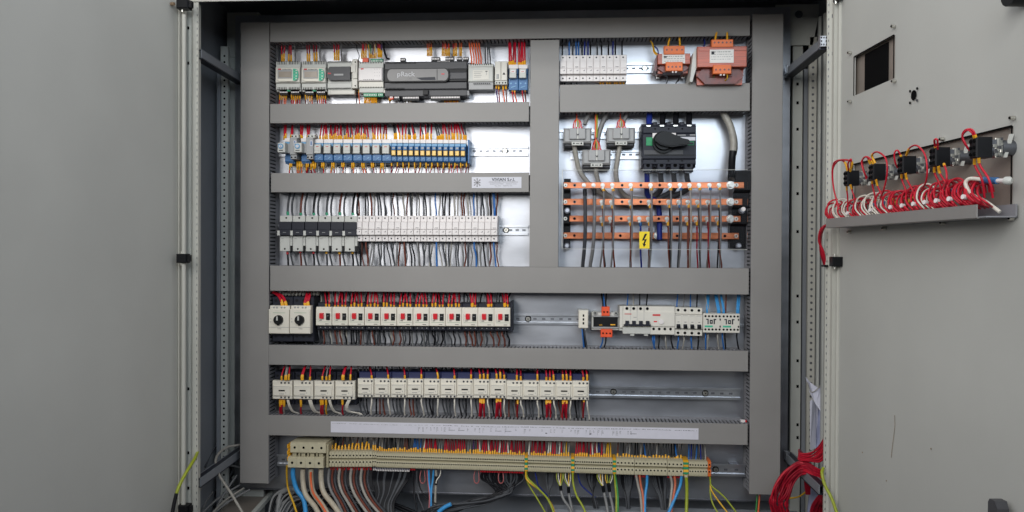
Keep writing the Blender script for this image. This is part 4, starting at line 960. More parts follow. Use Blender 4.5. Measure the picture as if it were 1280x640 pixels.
# supports
def sup(px,label,ya,yb,xs):
    a=P(px,ya,.02);b=P(px,yb,.05); r=thing('busbar_support',label,'support',(a.x,.083,(a.z+b.z)/2),'black bus bar supports'); o=-r.location
    k=.0021; x0,x1=X(xs[0],.04),X(xs[1],.04)
    mb=MB(1,o); zb=b.z; za=a.z
    mb.side([(.083,za),(BY[0]+.007,za),(BY[0]+.007,BARH[0][2]-.012),(BY[1]+.007,BARH[0][2]-.02),(BY[1]+.007,BARH[1][2]-.012),(BY[2]+.007,BARH[1][2]-.02),(BY[2]+.007,BARH[2][2]-.012),(BY[3]+.007,BARH[2][2]-.02),(BY[3]+.007,zb),(.083,zb)],x0,x1,BLACK); mb.build('stepped_block',r)
    for z,Y in ((BARH[1][2]-.024,.012),(zb+.006,.05)):
        MB(1,o).cyl(((x0+x1)/2,Y+.01,z),((x0+x1)/2,Y-.004,z),.008,STEELD,10).cyl(((x0+x1)/2,Y-.004,z),((x0+x1)/2,Y-.01,z),.005,STEEL,6).build('fixing_bolt',r)
    return r
sup(708,'black stepped bus bar support at the left end of the copper bars',224,310,(704.5,713)); sup(926,'black stepped bus bar support at the right end of the copper bars',214,310,(914,934))
cl=P(930,219,.02); g=MB().box(X(917,.02),X(935,.02),.005,.05,Z(226,.02),Z(214,.02),BLACK,.008); tag(g.build('cable_gland',None,(X(926,.02),.05,Z(220,.02))),'black insulating boot above the right end of the copper bars','boot')
# acrylic guard
ga,gb=P(703,212.8,-.02),P(934,312,-.02)
r=thing('safety_cover','clear acrylic cover in front of the copper bars','cover',((ga.x+gb.x)/2,-.02,gb.z)); o=-r.location
MB(1,o).box(ga.x,gb.x,-.022,-.0195,gb.z,ga.z,ACR).build('clear_sheet',r)
MB(1,o).box(ga.x,gb.x,-.0222,-.0192,ga.z-.0004,ga.z+.0006,LGREY).build('sheet_edge',r); MB(1,o).box(ga.x,gb.x,-.0222,-.0192,gb.z-.0006,gb.z+.0004,LGREY).build('sheet_edge',r); MB(1,o).box(ga.x-.0006,ga.x+.001,-.0222,-.0192,gb.z,ga.z,LGREY).build('sheet_edge',r)
for q in ((717,305),(919,305)): pass
c=P(928.5,261.5,-.02); MB(1,o).cyl((c.x,-.022,c.z),(c.x,-.030,c.z),.0055,WHITEP,10).build('cover_knob',r)
d=plane_dev('warning_sign','yellow high voltage sign with a black lightning bolt on the clear cover','sign',((799.3,289.5),(811.8,310.6)),-.0235,YSIGN,dep=.4)
d.mb().prism([(.4,7.8),(-3.2,-.8),(.2,-.2),(-1.3,-4.4),(-2.5,-4.0),(-.6,-8.8),(1.9,-5.2),(.5,-5.0),(3.0,1.4),(-.3,.8),(3.4,7.8)][::-1],-.15,.05,BLACK).build('lightning_bolt',d.root)
# vertical cables of the bus bars
VC=[(731,0,'darkgrey',2.3,'black'),(743,0,'grey',2.2,'black'),(754.5,0,'grey',1.15,'y'),(766.5,0,'grey',1.15,'y'),(789.5,0,'grey',1.15,'y'),(814.3,0,'grey',1.15,'y'),(838.5,0,'grey',1.15,'y'),(851,0,'grey',1.0,'b'),(863,0,'lightgrey',1.15,'y'),(875,0,'grey',1.15,'y'),(888,0,'grey',1.0,'b'),(900,0,'grey',1.15,'y'),
    (753.5,1,'brown',1.0,'y'),(765.5,1,'brown',1.0,'y'),(789,1,'brown',1.0,'y'),(812.5,1,'grey',1.0,'y'),(837,1,'black',1.0,'y'),(849.5,1,'darkgrey',.95,'b'),(861,1,'brown',1.0,'y'),(873,1,'darkgrey',1.0,'y'),(886,1,'brown',.95,''),(899,1,'black',1.0,'y'),
    (753,2,'darkgrey',.9,'s'),(764,2,'brown',.9,''),(788,2,'brown',.9,'s'),(800.5,2,'navy',1.1,'b'),(811.5,2,'brown',1.0,'s'),(835,2,'brown',1.0,'s'),(859.5,2,'brown',1.0,'s'),(871,2,'darkred',.9,'s'),(885,2,'darkred',.9,''),(897.5,2,'brown',.9,'s')]
for j,(x,b,c,rr,t) in enumerate(VC):
    zc=BARH[b][2]; Y=BY[b]; k=(Y+D0)/F; top=P(x,0,Y); top.z=zc
    off={0:-2.5,1:0,2:2}[b]
    # pixel row of the bar centre
    y0={0:(232.6,230.2),1:(253.4,251.2),2:(274.6,272.6)}[b]; y0=y0[0]+(y0[1]-y0[0])*(x-704)/225
    wob=U(-2.5,2.5)
    pts=[(x,y0+4,Y-.008),(x+.3,y0+16,Y-.010),(x+.6+wob*.3,285,min(.0,Y-.012)),(x+wob*.5+off*.3,312,.0),(x+wob+off,330,.03),(x+wob+off,337,.042),(x+wob+off,345,.045)]
    nm={'grey':'grey','darkgrey':'dark grey','brown':'brown','black':'black','navy':'dark blue','darkred':'dark red','lightgrey':'pale grey'}[c]
    lug={'y':YELLOW,'b':BLUEP,'s':YELLOW,'black':BLACK,'':None}[t]; L=110-21*b
    w=[P(*p) for p in pts]; cc=cr(w,6)
    end={'y':'a yellow lug','b':'a blue lug','s':'a yellow lug','black':'a black sleeve','':'a bare lug'}[t]
    o=MB().tube(cc,rr*k,W_[c],8).build('busbar_cable',None,cc[0]); tag(o,f'{nm} cable with {end} bolted to the {("topmost","second","third")[b]} copper bar','cable','thin cables bolted to the copper bars')
    if lug: q=MB().tube(cc[0:(3 if t!='black' else 6)],rr*k*(1.7 if rr<2 else 1.1),lug,8).build('lug_sleeve',o); q.data.transform(Matrix.Translation(-cc[0]))
    q=MB().cyl((top.x,Y-.0002,zc),(top.x,Y-.002,zc),.0058,SCREW,14).cyl((top.x,Y-.002,zc),(top.x,Y-.0075,zc),.0048,SCREW,6,.0045,False).build('bolt',o); q.data.transform(Matrix.Translation(-cc[0]))
    if t!='black': q=MB().box(top.x-.003,top.x+.003,Y-.003,Y-.0015,zc-.012,zc,SCREW).build('lug',o); q.data.transform(Matrix.Translation(-cc[0]))
for x in (706,705): pass
# ------------------------------------------------------------------ row 4
for px,lb in ((348.9,'left motor starter with a black rotary knob'),(375.3,'right motor starter with a black rotary knob, beside the row of red buttons')):
    d=Dev('motor_starter',lb,'motor starter',px,399.8,-.012,42,'two motor starters with rotary knobs'); w=13.1
    d.bx('base',-w+.5,w+1.5,10,42,-29,29,CHAR,.8)
    d.bx('front_block',-w,w,2,12,-17.5,18,CREAM,.8); d.bx('front_cover',-w-.8,w-.2,-.2,4,-17.8,13.5,CREAM,.8); d.bx('cover_line',-w-.6,w-.4,-.4,.2,-9.7,-9.2,MGREY); d.bx('green_line',-8,8,-.4,.0,8.8,9.2,INKG)
    k=d.mb().disc(-.4,0,6.2,-4,0,BLACK,24,5.8).box(-2.2,-.2,-5,-3.5,-.6,4.8,LGREY,.2).build('rotary_knob',d.root); d.mb().prism([(-3,-5),(1.2,-5),(.4,-7.2),(-1.8,-7.2)],-2,0,BLACK).build('knob_pointer',k)
    d.txt('TeSys',.5,-11.2,-.5,2.2,INKL)
    mb=d.mb().box(-12,-10,-.5,-.1,-3,-2.4,INKL).box(-12,-10.6,-.5,-.1,1,1.4,INKL); mb.build('printed_marks',d.root)
    for x in (-7.5,-3.5,2.5,6.5): d.scr('terminal_screw',x,15.6,1.8,1.2,MGREY)
    for x in (-8,1,9): d.scr('terminal_screw',x,24,10,2.0,BLACK); d.scr('terminal_screw',x,-22,10,1.9,BLACK)
    d.bx('lower_lip',-w,w+1,8,14,-21,-17.5,CHAR,.4)
p=P(340,380,.02)
r6=None
for i in range(12):
    px=404.6+i*20.28; lb=ordl(i,12)+' of twelve motor breakers with a red and a black button'
    if r6 is None:
        d=Dev('motor_breaker',lb,'breaker',px,396,.0,35,'twelve motor breakers with red buttons'); w=10.1; r6=d
        d.bx('base',-w,w,8,35,-17.5,17.5,CHAR,.6); d.bx('lower_terminal_block',-w,w,5,12,-17,-11.4,CHAR,1); d.bx('front_cover',-w,w,0,9,-11,11.2,CREAM,.5); d.bx('upper_terminal_row',-w,w,1.5,9,9,12.4,CREAM,.4)
        d.bx('frame_line',-7.6,9,-.2,.2,-6.6,-6.25,INKG); d.bx('frame_line',-7.6,-7.2,-.2,.2,-5,4.5,MGREY); d.bx('frame_line',-5.6,-2.5,-.5,.2,-4.6,-3.9,INK)
        d.mb().side([(-2.6,-2.2),(-3.4,4.4),(-1,5),(1,5),(1,-2.4)],-4.8,.2,REDP).build('red_button',d.root)
        b=d.bx('black_button',3.2,8.2,-1.4,1,-4,4.6,BLACK,.5); d.bx('button_mark',4.2,7,-1.6,-1.2,1.2,1.6,MGREY,0,b)
        d.bx('printed_marks',2,6.5,-.25,.2,-9.3,-8.7,INK); 
        for x in (-6.4,-2.4,3,7): d.scr('terminal_screw',x,10.4,1.4,1.0,TREDD if x<0 else DGREY)
        for x in (-6,0,6): d.scr('terminal_screw',x,-14,5,1.5,BLACK); d.scr('screw_head',x+.6,-14,4.8,.7,MGREY)
        freeze(d.root)
    else: c=dup(r6.root,lb); place(c,px,396+i*.11,.0,35,r6.k)
d=Dev('end_stop','black side plate closing the right end of the twelve motor breakers','end piece',639,396,.01,30); d.bx('body',-1.2,1.6,0,30,-19,19,CHAR,.6)
W7='above the motor starters and motor breakers'
for x in (352.5,357,381.5,385): 
    for q in (0,1.6): wire([(x+q,383,.0),(x+q-1,378,.0),(x+q-5 if x<370 else x+q+1,370,.01),(x-13 if x<370 else x+2,365.5,.03),(x-24 if x<370 else x+3,362,.045)],'red',1.05,W7,.2)
for i in range(12):
    px=404.6+i*20.28
    nn=(2.5,4,7) if i>8 else (-6,-2,3,7) 
    for q in nn:
        if i==0 and q<2: continue
        wd(px+q,384,362.5,'red' if rnd()<.85 else 'darkred',.95,W7,.018,dx=U(-.5,4)if q<0 else U(-3,1.5),sl=5)
    for q in (-7,-3,0,4,8): 
        if rnd()<.95: wire([(px+q,380,.05),(px+q+U(-1,1),372,.052),(px+q+U(-3,3),364,.05),(px+q,354,.05)],random.choice(['black','darkgrey','grey','black','lightgrey','white'] if i<4 else ['black','darkgrey','black','darkgrey']),U(.9,1.4) if i<5 else U(.8,1.1),W7)
    for q in (-6,0,6):
        wd(px+q,413,432,random.choice(['black','black','darkgrey','brown']),1.05,'below the motor breakers',.03,dx=U(-1.5,4.5),sl=0,bow=U(0,2))
        if rnd()<.5 or i<4: wire([(px+q+2.5,412,.055),(px+q+3+U(-1,1),422,.055),(px+q+4,432,.05),(px+q+4,440,.05)],random.choice(['grey','white','lightgrey','darkgrey']) if i<6 else random.choice(['darkgrey','grey']),U(.9,1.5),'below the motor breakers')
for i in range(11):
    x=352+i*4.4; wire([(x,368+U(-1,2),.03),(x+2,366+U(-1,2),.035),(x+3,361,.045)],'lightgrey',1.9,'thick pale stubs at the top of the motor starters')
for i in range(8): x=340+i*7; wire([(x,425,.03),(x+U(-2,4),429+U(-1,2),.03),(x+U(2,6),434,.04)],'black' if rnd()<.7 else 'darkgrey',1.3,'below the two motor starters')
# devices on the right of row 4
d=Dev('terminal_socket','narrow ivory socket block with three black slots','socket',729.3,399.3,.02,25); 
d.bx('body',-6,6,0,25,-11,11,CREAM,.8); d.bx('top_edge',-6.4,6.4,1,25,9.5,12,LGREY,.4)
for z in (4.8,0,-4.8): d.bx('slot',-1,1,-.3,.5,z-1.5,z+1.5,HOLE,.2)
d.mb().prism([(-5,-11),(5,-11),(1.5,-14.5),(-.5,-14.5)],4,8,LGREY).build('cable_hood',d.root)
for q,c in ((-1.5,'blue'),(0,'black'),(1.2,'darkgrey')): wire([(729+q,411,.03),(730+q,420,.03),(731.5+q*1.3,431,.042),(732+q,440,.046)],c,1.1,'hanging from the ivory socket block')
d=Dev('relay_socket_unit','grey frame with a dark window and orange connectors above and below','module',757,402,.015,28)
d.bx('frame',-17,17,4,28,-11,11,LGREY,.8); d.bx('window',-15,15,1.5,5,-6.6,5.5,BLACK,.5); d.bx('window_frame',-17,17,2,5,5.5,7.5,MGREY,.3); d.bx('window_frame',-17,17,2,5,-8.6,-6.6,MGREY,.3)
d.txt('30A',-6,-4.4,1.3,2.4,YELLOW); d.txt('EATO',8,-4.0,1.3,2.4,YELLOW) if 0 else d.bx('printed_marks',6,12,1.2,1.6,-4.6,-3.2,MATS['yellow_sleeve'])
for x in (-13,13): d.mb().disc(x,10.5,2.6,1.5,6,SCREW,12).disc(x,10.5,1.2,1.2,1.7,DGREY,8).build('frame_screw',d.root)
t=d.bx('orange_connector',-5,5,-.5,8,7,18.5,ORANGER,.5); [d.scr('connector_screw',x,12,-.6,1.1,HOLE,t) for x in (-2,2.2)]
t=d.bx('orange_connector',-6,8.5,-.5,8,-19.5,-9.5,ORANGER,.5); [d.scr('connector_screw',x,-14.5,-.6,1.1,HOLE,t) for x in (-3.2,1.2,5.6)]
for q,c in ((-1.5,'black'),(0,'blue'),(2.2,'black')): wire([(755.5+q,386,.02),(755+q,377,.03),(754.5+q*1.6,369,.042),(754.5+q*1.6,358,.046)],c,1.0,'above the orange connectors')
for q,c in ((-2,'blue'),(2,'black')): wire([(755.5+q,420,.02),(755+q,428,.03),(752+q*1.2,437,.042),(751+q,446,.046)],c,1.0,'below the orange connectors')
d=Dev('residual_breaker','wide four-pole breaker with a black bridging lever and a residual current unit','breaker',809,398,.008,30)
d.bx('housing',-34,34,3,30,-16,15,LGREY,.5); d.bx('upper_terminal_row',-30,34,1,5,7.5,15,CREAM2,.5); d.bx('front_panel',-30,34,-.8,4,-10,8,CREAM2,.5); d.bx('side_panel',-34,-30,-.4,6,-12,15,CREAM2,.5)
d.bx('lower_terminal_row',4,34,.8,5,-20,-10.4,CREAM2,.5); d.bx('lower_block',-30,4,.5,5,-19.5,-10.8,LGREY,.5)
for i in range(4):
    x=-25+i*8.4; d.scr('terminal_screw',x,12,1,1.9); t=d.bx('toggle',x-2,x+2.4,-3.6,0,-7.5,-3,CHAR,.4); 
    if i: d.bx('pole_gap',x-4.4,x-4.1,-.95,0,-3,15,MGREY)
    d.scr('terminal_screw',8+i*6.9,-13,.8,1.7)
d.bx('bridging_lever',-29,4,-4.4,-2,-9.2,-7,CHAR,.5)
d.bx('printed_marks',-28,-19.5,-1,-.6,4.8,5.8,INKR); d.bx('printed_marks',6.5,16,-1,-.6,3.2,5.4,INKR); d.bx('printed_marks',8,12,-1,-.6,-4.5,-3,REDP); d.bx('printed_marks',-17,-13,-1,-.6,1,1.5,INKL)
d.mb().disc(17,-3.8,3,-2.6,-.6,WHITEP,14).build('test_button',d.root)
for x in (-18,-1): d.bx('clip',x-2.5,x+2.5,2,8,-22,-19.5,LGREY,.3)
r7=None
for i in range(4):
    px=847.8+i*8.65; lb=ordl(i,4)+' of four cream circuit breakers with black toggles'
    if r7 is None:
        d=Dev('circuit_breaker',lb,'breaker',px,402,.012,28,'four circuit breakers with black toggles'); w=4.25; r7=d
        d.bx('housing',-w,w,4,28,-17.5,17.5,LGREY,.3); d.bx('upper_terminal_row',-w,w,1.5,6,9.4,17.3,CREAM2,.4); d.bx('front_panel',-w,w,-.8,5,-8.4,9,CREAM2,.4); d.bx('lower_terminal_row',-w,w,1.5,6,-17.3,-9.8,CREAM2,.4)
        d.bx('toggle',-1.8,2.2,-4,0,-8,-4.6,BLACK,.4); d.bx('toggle_slot',-2.2,2.4,-1.1,-.6,-8.4,-3,CHAR); d.bx('printed_marks',-1,1.4,-1,-.6,-.6,-.1,INK); d.bx('printed_marks',-3,3,-1,-.6,7.4,7.8,INKL)
        for z in (14.2,-14): d.scr('terminal_screw',0,z,1.5,1.75)
        freeze(d.root)
    else: c=dup(r7.root,lb); place(c,px,402+i*.2,.012,28,r7.k)
for i in range(2):
    d=Dev('mini_contactor',('left','right')[i]+' of two small white contactors beside the right vertical duct','contactor',890.5+i*22.8,404+i*.3,.010,30,'two small contactors'); w=11.2
    d.bx('housing',-w,w,0,30,-11.8,11.8,CREAM2,.6)
    for q in range(5): d.scr('terminal_screw',-8.5+q*4.3,8.6,0,1.35); d.scr('terminal_screw',-8.5+q*4.3,-7.7,0,1.35)
    mb=d.mb(); mb.prism([(-7.6,5.4),(-4.6,5.4),(-4.6,-1.2),(-6,-1.2),(-6,4),(-7.6,4)][::-1],-.3,.2,INK); mb.box(-3.2,.4,-.3,.2,-.8,4.2,INK); mb.box(-2,-.8,-.45,-.2,1,2.4,CREAM2); mb.prism([(1.4,-1.2),(3,-1.2),(3,3.8),(4.6,3.8),(4.6,5.4),(1.4,5.4)],-.3,.2,INK); mb.build('pole_symbols',d.root)
    d.bx('green_mark',-9.4,.4,-.3,.2,-5,-2.8,GREENK)
    for z in (4.6,-4): d.bx('label_dots',8.6,10.2,-.3,.2,z-1.2,z+1.2,INK)
W8='between the breakers of the fourth bay and the ducts'
for x,c in ((784,'blue'),(792,'lightgrey'),(799.5,'black'),(808,'black'),(846,'blue'),(854.5,'grey'),(863,'blue'),(871,'black')): wd(x,386,369,c,.8,W8,.04,dx=U(-.5,1.5),sl=0)
for x,c,n in ((883.5,'lightblue',2),(885,'lightgrey',1),(897,'lightblue',3),(904,'lightblue',2),(921,'lightblue',3),(907,'brown',1)):
    for q in range(n): wd(x+q*1.3,393,371,c,.85,'above the two small contactors',.03,dx=-3 if x in(897,904,885) else U(0,1.5),sl=0)
for x,c in ((816,'blue'),(818,'blue'),(824,'black'),(832,'lightgrey'),(839,'black'),(848,'blue'),(855,'lightgrey'),(864,'blue'),(873,'black'),(882,'blue'),(885,'lightgrey'),(897,'lightgrey'),(903,'blue'),(906,'black'),(921,'black')): wd(x,417 if x>878 else 421,438,c,.95,W8,.03,dx=U(-2,3),sl=0)
# ------------------------------------------------------------------ row 5: contactors
def contactor(label,px,py,w,yf,group,blue,big):
    d=Dev('contactor',label,'contactor',px,py,yf,38,group)
    d.bx('base',-w,w,9,38,-20 if big else -13.5,22 if big else 19.5,CHAR if not blue else NAVY,.6)
    if big: d.bx('base_step',-w+2,w-2,6,10,13,21,CHAR,.8); d.bx('base_step',-w+2,w-2,6,10,-19.5,-12,CHAR,.8)
    d.bx('front_cover',-w+.1,w-.1,1.5,10,-11.8,11.8,CREAM,.7); f=d.bx('front_panel',-w+1.4,w-2.4,-.3,3,-7.2,6.0,CREAM,.5)
    d.bx('indicator_slot',-4,4 if not big else 4,-.7,.1,-1.4,.2,HOLE,0,f)
    d.bx('panel_line',-w+2,w-4,-.5,0,4.1,4.45,MGREY,0,f); d.bx('panel_line',-w+2.6,w-3.5,-.5,0,2.1,2.25,LGREY,0,f); d.bx('printed_marks',-3.6,2.8,-.5,0,-5.2,-4.6,INKL,0,f); d.bx('printed_marks',5,5.6,-.5,0,-4.2,-2.6,MGREY,0,f)
    d.bx('groove',-w+.3,w-.3,1.2,2,-8.6,-8.25,MGREY)
    xs=(-1.2,3.6,8.6) if big else (-1.6,3.2,8.0)
    for x in xs: d.scr('terminal_screw',x,9.1,1.3,1.25,DGREY); d.scr('terminal_screw',x,-9.8 if not big else -9.4,1.3,1.25,DGREY)
    if big:
        for x in (-8,1,9): d.scr('base_screw',x,17.5,6,1.9,BLACK); d.scr('base_screw',x,-16,6,1.9,BLACK)
    return d
rb=rs=None
for i in range(4):
    px=352.3+i*26.15; lb=ordl(i,4)+' of the four wider contactors'
    if rb is None: rb=contactor(lb,px,487.6,13,.004,'four wider contactors',False,True); freeze(rb.root)
    else: c=dup(rb.root,lb); place(c,px,487.6+i*.15,.004,38,rb.k)
for i in range(14):
    px=456.6+i*20.72; lb=ordl(i,14)+' of fourteen contactors in the long row above the marking strip'
    if rs is None: rs=contactor(lb,px,485.4,10.35,.004,'fourteen narrow contactors',True,False); freeze(rs.root)
    else: c=dup(rs.root,lb); place(c,px,485.4+i*.13+(1.3 if i>8 else 0),.004,38,rs.k)
W9='above the contactors'
for x0,set_ in ((352,((0,'red'),(4.5,'lightgrey'),(6,'grey'),(9,'red'))),(377,((0,'red'),(1.6,'red'),(10.5,'red'))),(402,((1,'red'),(6,'grey'),(10,'red'))),(428,((0,'red'),(1.6,'red'),(10,'red')))):
    for q,c in set_: wire([(x0+q,475,.0),(x0+q+.2,469,.0),(x0+q*.8+3,460,.015),(x0+q*.6+5,456,.035),(x0+q*.6+6,448,.045)],c,1.05,W9,.22)
for i in range(14):
    px=456.6+i*20.72+ (0); dy=1.3 if i>8 else 0
    tr={0:(8,),1:(8,),2:(8,),3:(8,),4:(8,),5:(8,),6:(8,),7:(-1.5,3.2,8),8:(-1.5,3.2,8),9:(3,8),10:(8,),11:(-1.5,3,7.5),12:(-1.5,3.2,8),13:(3.2,8)}[i]
    for q in tr:
        wd(px+q,474+dy,457,'red' if rnd()<.8 else 'darkred',.95,W9,.015,dx=U(-3,.5),sl=6)
    for q in (-8,-3.5,1,5): 
        if rnd()<.9: wire([(px+q,467,.05),(px+q+U(-1,1),461,.05),(px+q+U(-2,2),455,.05),(px+q,447,.05)],random.choice(['black','darkgrey','grey','black','brown']),U(.7,1.0),W9)
    # below
    wd(px+8,498.5+dy,520,'white',1.05,'below the contactors',.02,dx=U(1,4) if i%2 else U(-1,2),sl=0,bow=U(-1,1))
    if i in (7,8,11,12):
        for q in (-1.5,.6,3.2): wd(px+q,498+dy,520,'red' if q!=.6 else 'darkred',1.15,'below the contactors',.02,dx=U(-1,1),sl=5)
    if i in (9,13): wd(px+4,498+dy,520,'darkred',1.0,'below the contactors',.02,dx=U(-2,0),sl=5)
    for q in (-7,-2.5,1.5): wd(px+q,500,519,random.choice(['darkgrey','black','brown','darkgrey']),U(.8,1.1),'below the contactors',.05,dx=U(0,4),sl=0)
for x0,set_ in ((350,((0,'red'),(2,'red'),(5,'lightgrey'),(9,'white'),(10.6,'white'))),(376,((0,'red'),(10,'white'),(11.6,'white'),(13,'white'))),(400,((1,'red'),(3.4,'red'),(7.5,'yellow'),(11,'white'),(12.6,'white'))),(427,((1,'red'),(9.5,'white'),(11,'white'),(8.2,'white')))):
    for q,c in set_:
        if c=='white': wire([(x0+q,500,.0),(x0+q+(2 if x0<427 else -3),507,.005),(x0+q+(6 if x0<427 else -1),514,.02),(x0+q+13,517,.035),(x0+q+17,523,.042)],c,.95,'below the four wider contactors')
        else: wire([(x0+q,500,.0),(x0+q+.3,507,.005),(x0+q,514,.02),(x0+q+2,522,.042)],c,1.2,'below the four wider contactors',.3)
# ------------------------------------------------------------------ row 6: terminal blocks
d=Dev('terminal_block','large beige four-pole terminal block at the left end of the lowest rail','terminal block',383,569.6,-.022,30)
d.bx('end_plate',-26.6,-23.4,6,28,-14,13,YELLOW,.5)
for q in range(3): d.bx('screw_tag',-26.4,-24.5,3,8,-8+q*8,-3+q*8,YELLOW,.3)
for i in range(4):
    x=-22.4+i*11.6; s=1.4
    mb=d.mb(); mb.side([(2,2.8),(0,4),(0,15.6),(3,16.6),(30,16.6),(30,2.8)],x+s,x+11.4+s,BEIGE); mb.side([(1,-16),(-1.4,-15),(-1.4,-3.6),(2,-2),(30,-2),(30,-16)],x-s,x+11.4-s,BEIGE); mb.side([(4,-2),(4,2.8),(30,2.8),(30,-2)],x+3,x+8,BEIGED); mb.build('pole_housing',d.root)
    d.scr('terminal_screw',x+5.7+s,10.2,0,1.6,HOLE); d.scr('terminal_screw',x+5.7-s,-9,-1.4,1.6,HOLE)
    if i<3: d.bx('clip',x+11.2,x+13.2,2,10,-2,5,BEIGED,.3)
d.bx('side_plate',24.6,27.6,3,30,-16,14,BEIGED,.8)
PROT={}
def tblock(px,py,w,kind):
    """narrow terminal block; kind: small, medium, large, earth"""
    yf=-.004 if kind!='medium' else -.008; key=(kind,round(w,2))
    lb={'small':'narrow beige terminal block in the long strip on the lowest rail','medium':'slightly wider beige terminal block with one screw above and below','large':'raised wider beige terminal block on the right half of the strip','earth':'yellow-green earth terminal block','orange':'orange-brown end terminal closing the strip'}[kind]
    if key not in PROT:
        d=Dev('terminal_block',lb,'terminal block',px,py,yf,22,'beige terminal blocks on the lowest rail' if kind!='earth' else 'yellow-green earth terminal blocks'); h=w/2-.12; PROT[key]=d
        m,m2=(BEIGE,BEIGED) if kind in('small','medium','large') else (YELLOW,GREENP) if kind=='earth' else (MATS['orange_plastic'],YELLOW)
        t=2 if kind=='large' else 0; q=(1 if kind!='small' else 0)
        mb=d.mb(); mb.side([(4,.4),(1-t,1),(0-t,2),(0-t,7.6+q),(3,8.6+q),(22,8.6+q),(22,.4)],-h,h,m); mb.build('upper_half',d.root)
        mb=d.mb(); mb.side([(1,-10),(0-t,-9),(-.5-t,-4.4),(0-t,-1.6),(4,-.6),(22,-.6),(22,-10)],-h,h,m if kind!='earth' else m); mb.side([(22,-.6),(5,-.6),(5,.4),(22,.4)],-h,h,m2); mb.build('lower_half',d.root)
        if kind=='earth':
            for z in (6,0,-6): d.bx('green_stripe',-h-.02,h+.02,-.6,6,z-1.4,z+1.4,GREENP,.2)
        else:
            d.scr('terminal_screw',0,4.4 if kind=='small' else 5,-t,.95 if kind=='small' else 1.1,HOLE,h=.25); d.scr('terminal_screw',-.2,-3.4,-t-.3,.95 if kind=='small' else 1.1,HOLE,h=.25)
        if kind=='small': d.bx('marker_slot',-h+.3,h-.3,-.2,.4,-8.6,-6.4,BEIGED,.1)
        freeze(d.root); return d.root
    p=PROT[key]; c=dup(p.root,lb); place(c,px,py,yf,22,p.k); return c
def yrow(x): 
    if x<470: return 573.8
    return 574.6+(x-470)*(586.2-574.6)/(888-470)
def segt(xa,xb,n,kind):
    w=(xb-xa)/n
    for i in range(n): x=xa+w*(i+.5); tblock(x,yrow(x)+(.4 if kind=='medium' else 0),w,kind)
segt(410,465.2,13,'medium'); segt(465.2,655.6,68,'small'); segt(655.8,659.6,1,'earth'); segt(659.8,713.8,19,'small'); segt(714,718,1,'earth'); segt(718.2,765.8,17,'small'); segt(766,770,1,'earth')
segt(770.2,792.8,5,'medium'); segt(793,811.2,4,'large'); segt(811.4,833.8,5,'medium'); segt(834,853.6,4,'large'); segt(853.8,860.6,1,'earth'); segt(861,884.6,7,'small'); segt(884.8,888.8,1,'orange')
for x,c in ((0,0),): pass
def fer(xa,xb,dy,m,nm,lb,step,up=0):
    mb=MB(); x=xa
    while x<xb:
        p=P(x,yrow(x)+dy,.01); mb.cyl(p,p+Vector((0,0,.009)),.0019,m,6); x+=step
    tag(mb.build(nm),lb,'marker sleeves',kind='stuff')
# sleeves under the strip (uncountably small): red and blue bands
fer(413,465,13.5,REDP,'red_sleeves','band of red sleeves under the medium terminal blocks',2.2); fer(601,655,11.8,REDP,'red_sleeves','band of red sleeves under the middle of the terminal strip',2.1)
fer(467,513,11.8,NAVY,'blue_sleeves','band of dark blue sleeves under the left part of the terminal strip',2.1); fer(467,513,13.8,WHITEP,'white_sleeves','band of tiny white sleeves under the dark blue ones',2.1); fer(514,519,11.8,REDP,'red_sleeves','two red sleeves under the terminal strip',2.1)
fer(794,811,12.5,REDP,'red_sleeves','red band under the first raised terminal blocks',2.0); fer(835,853,12.5,REDP,'red_sleeves','red band under the second raised terminal blocks',2.0)
# wires above the strip
W10='coming down into the terminal strip'
def top(x,c,r=.85,sl=5,dx=0,yf=.02): 
    sl=sl*2.2
    y=yrow(x)-8.5-(.5 if x<470 else 0); yd=546+ (x-340)*.0177
    wire([(x,y+1,yf),(x,y-5,yf),(x+dx*.5,y-11,yf+.008),(x+dx,yd,.045),(x+dx,yd-8,.05)],c,r,W10,(sl/(y-yd+9)) if sl else None)
x=415
while x<465: top(x,random.choice(['darkgrey','grey','black','darkgrey','brown']),.9,6,U(-1,4)); x+=4.2
def tseg(xa,xb,cols,st=2.8,sl=4,r=.85):
    x=xa
    while x<xb: top(x,random.choice(cols),r,sl,U(-1,1.5)); x+=st
tseg(466.5,516,['grey','darkgrey','brown','lightgrey','darkgrey','black']); tseg(517,527,['blue','blue','lightgrey'],2.8); top(529.5,'white',.9,4,2)
tseg(531.5,546,['red','red','darkred']); tseg(549,555,['white','grey'],3); tseg(556,583,['red','darkred','red']); tseg(585,590,['white','grey']); tseg(592,600,['red','darkgrey','purple']); tseg(600,612,['red','white','red']); tseg(613,655,['red','red','white','darkred','red','darkred'])
top(661,'white',.95,0,1); tseg(664.5,683,['red','red','darkred']); tseg(685,703,['red','purple','white','grey','darkred']); tseg(705,713,['yellow','lightgrey']); tseg(719.5,736,['red','red','darkred']); tseg(738,753,['purple','darkred','white','red','navy']); tseg(755,764,['lightgrey','yellow'])
tseg(772,812,['grey','black','lightgrey','brown','darkgrey','darkgrey'],3.6); top(807,'blue',1.0,5,-2); tseg(813,852,['darkgrey','black','darkgrey','lightgrey'],3.8); top(846,'blue',1.0,5,-2); tseg(861,884,['navy','blue','darkgrey','blue','lightgrey'],3.0,0)
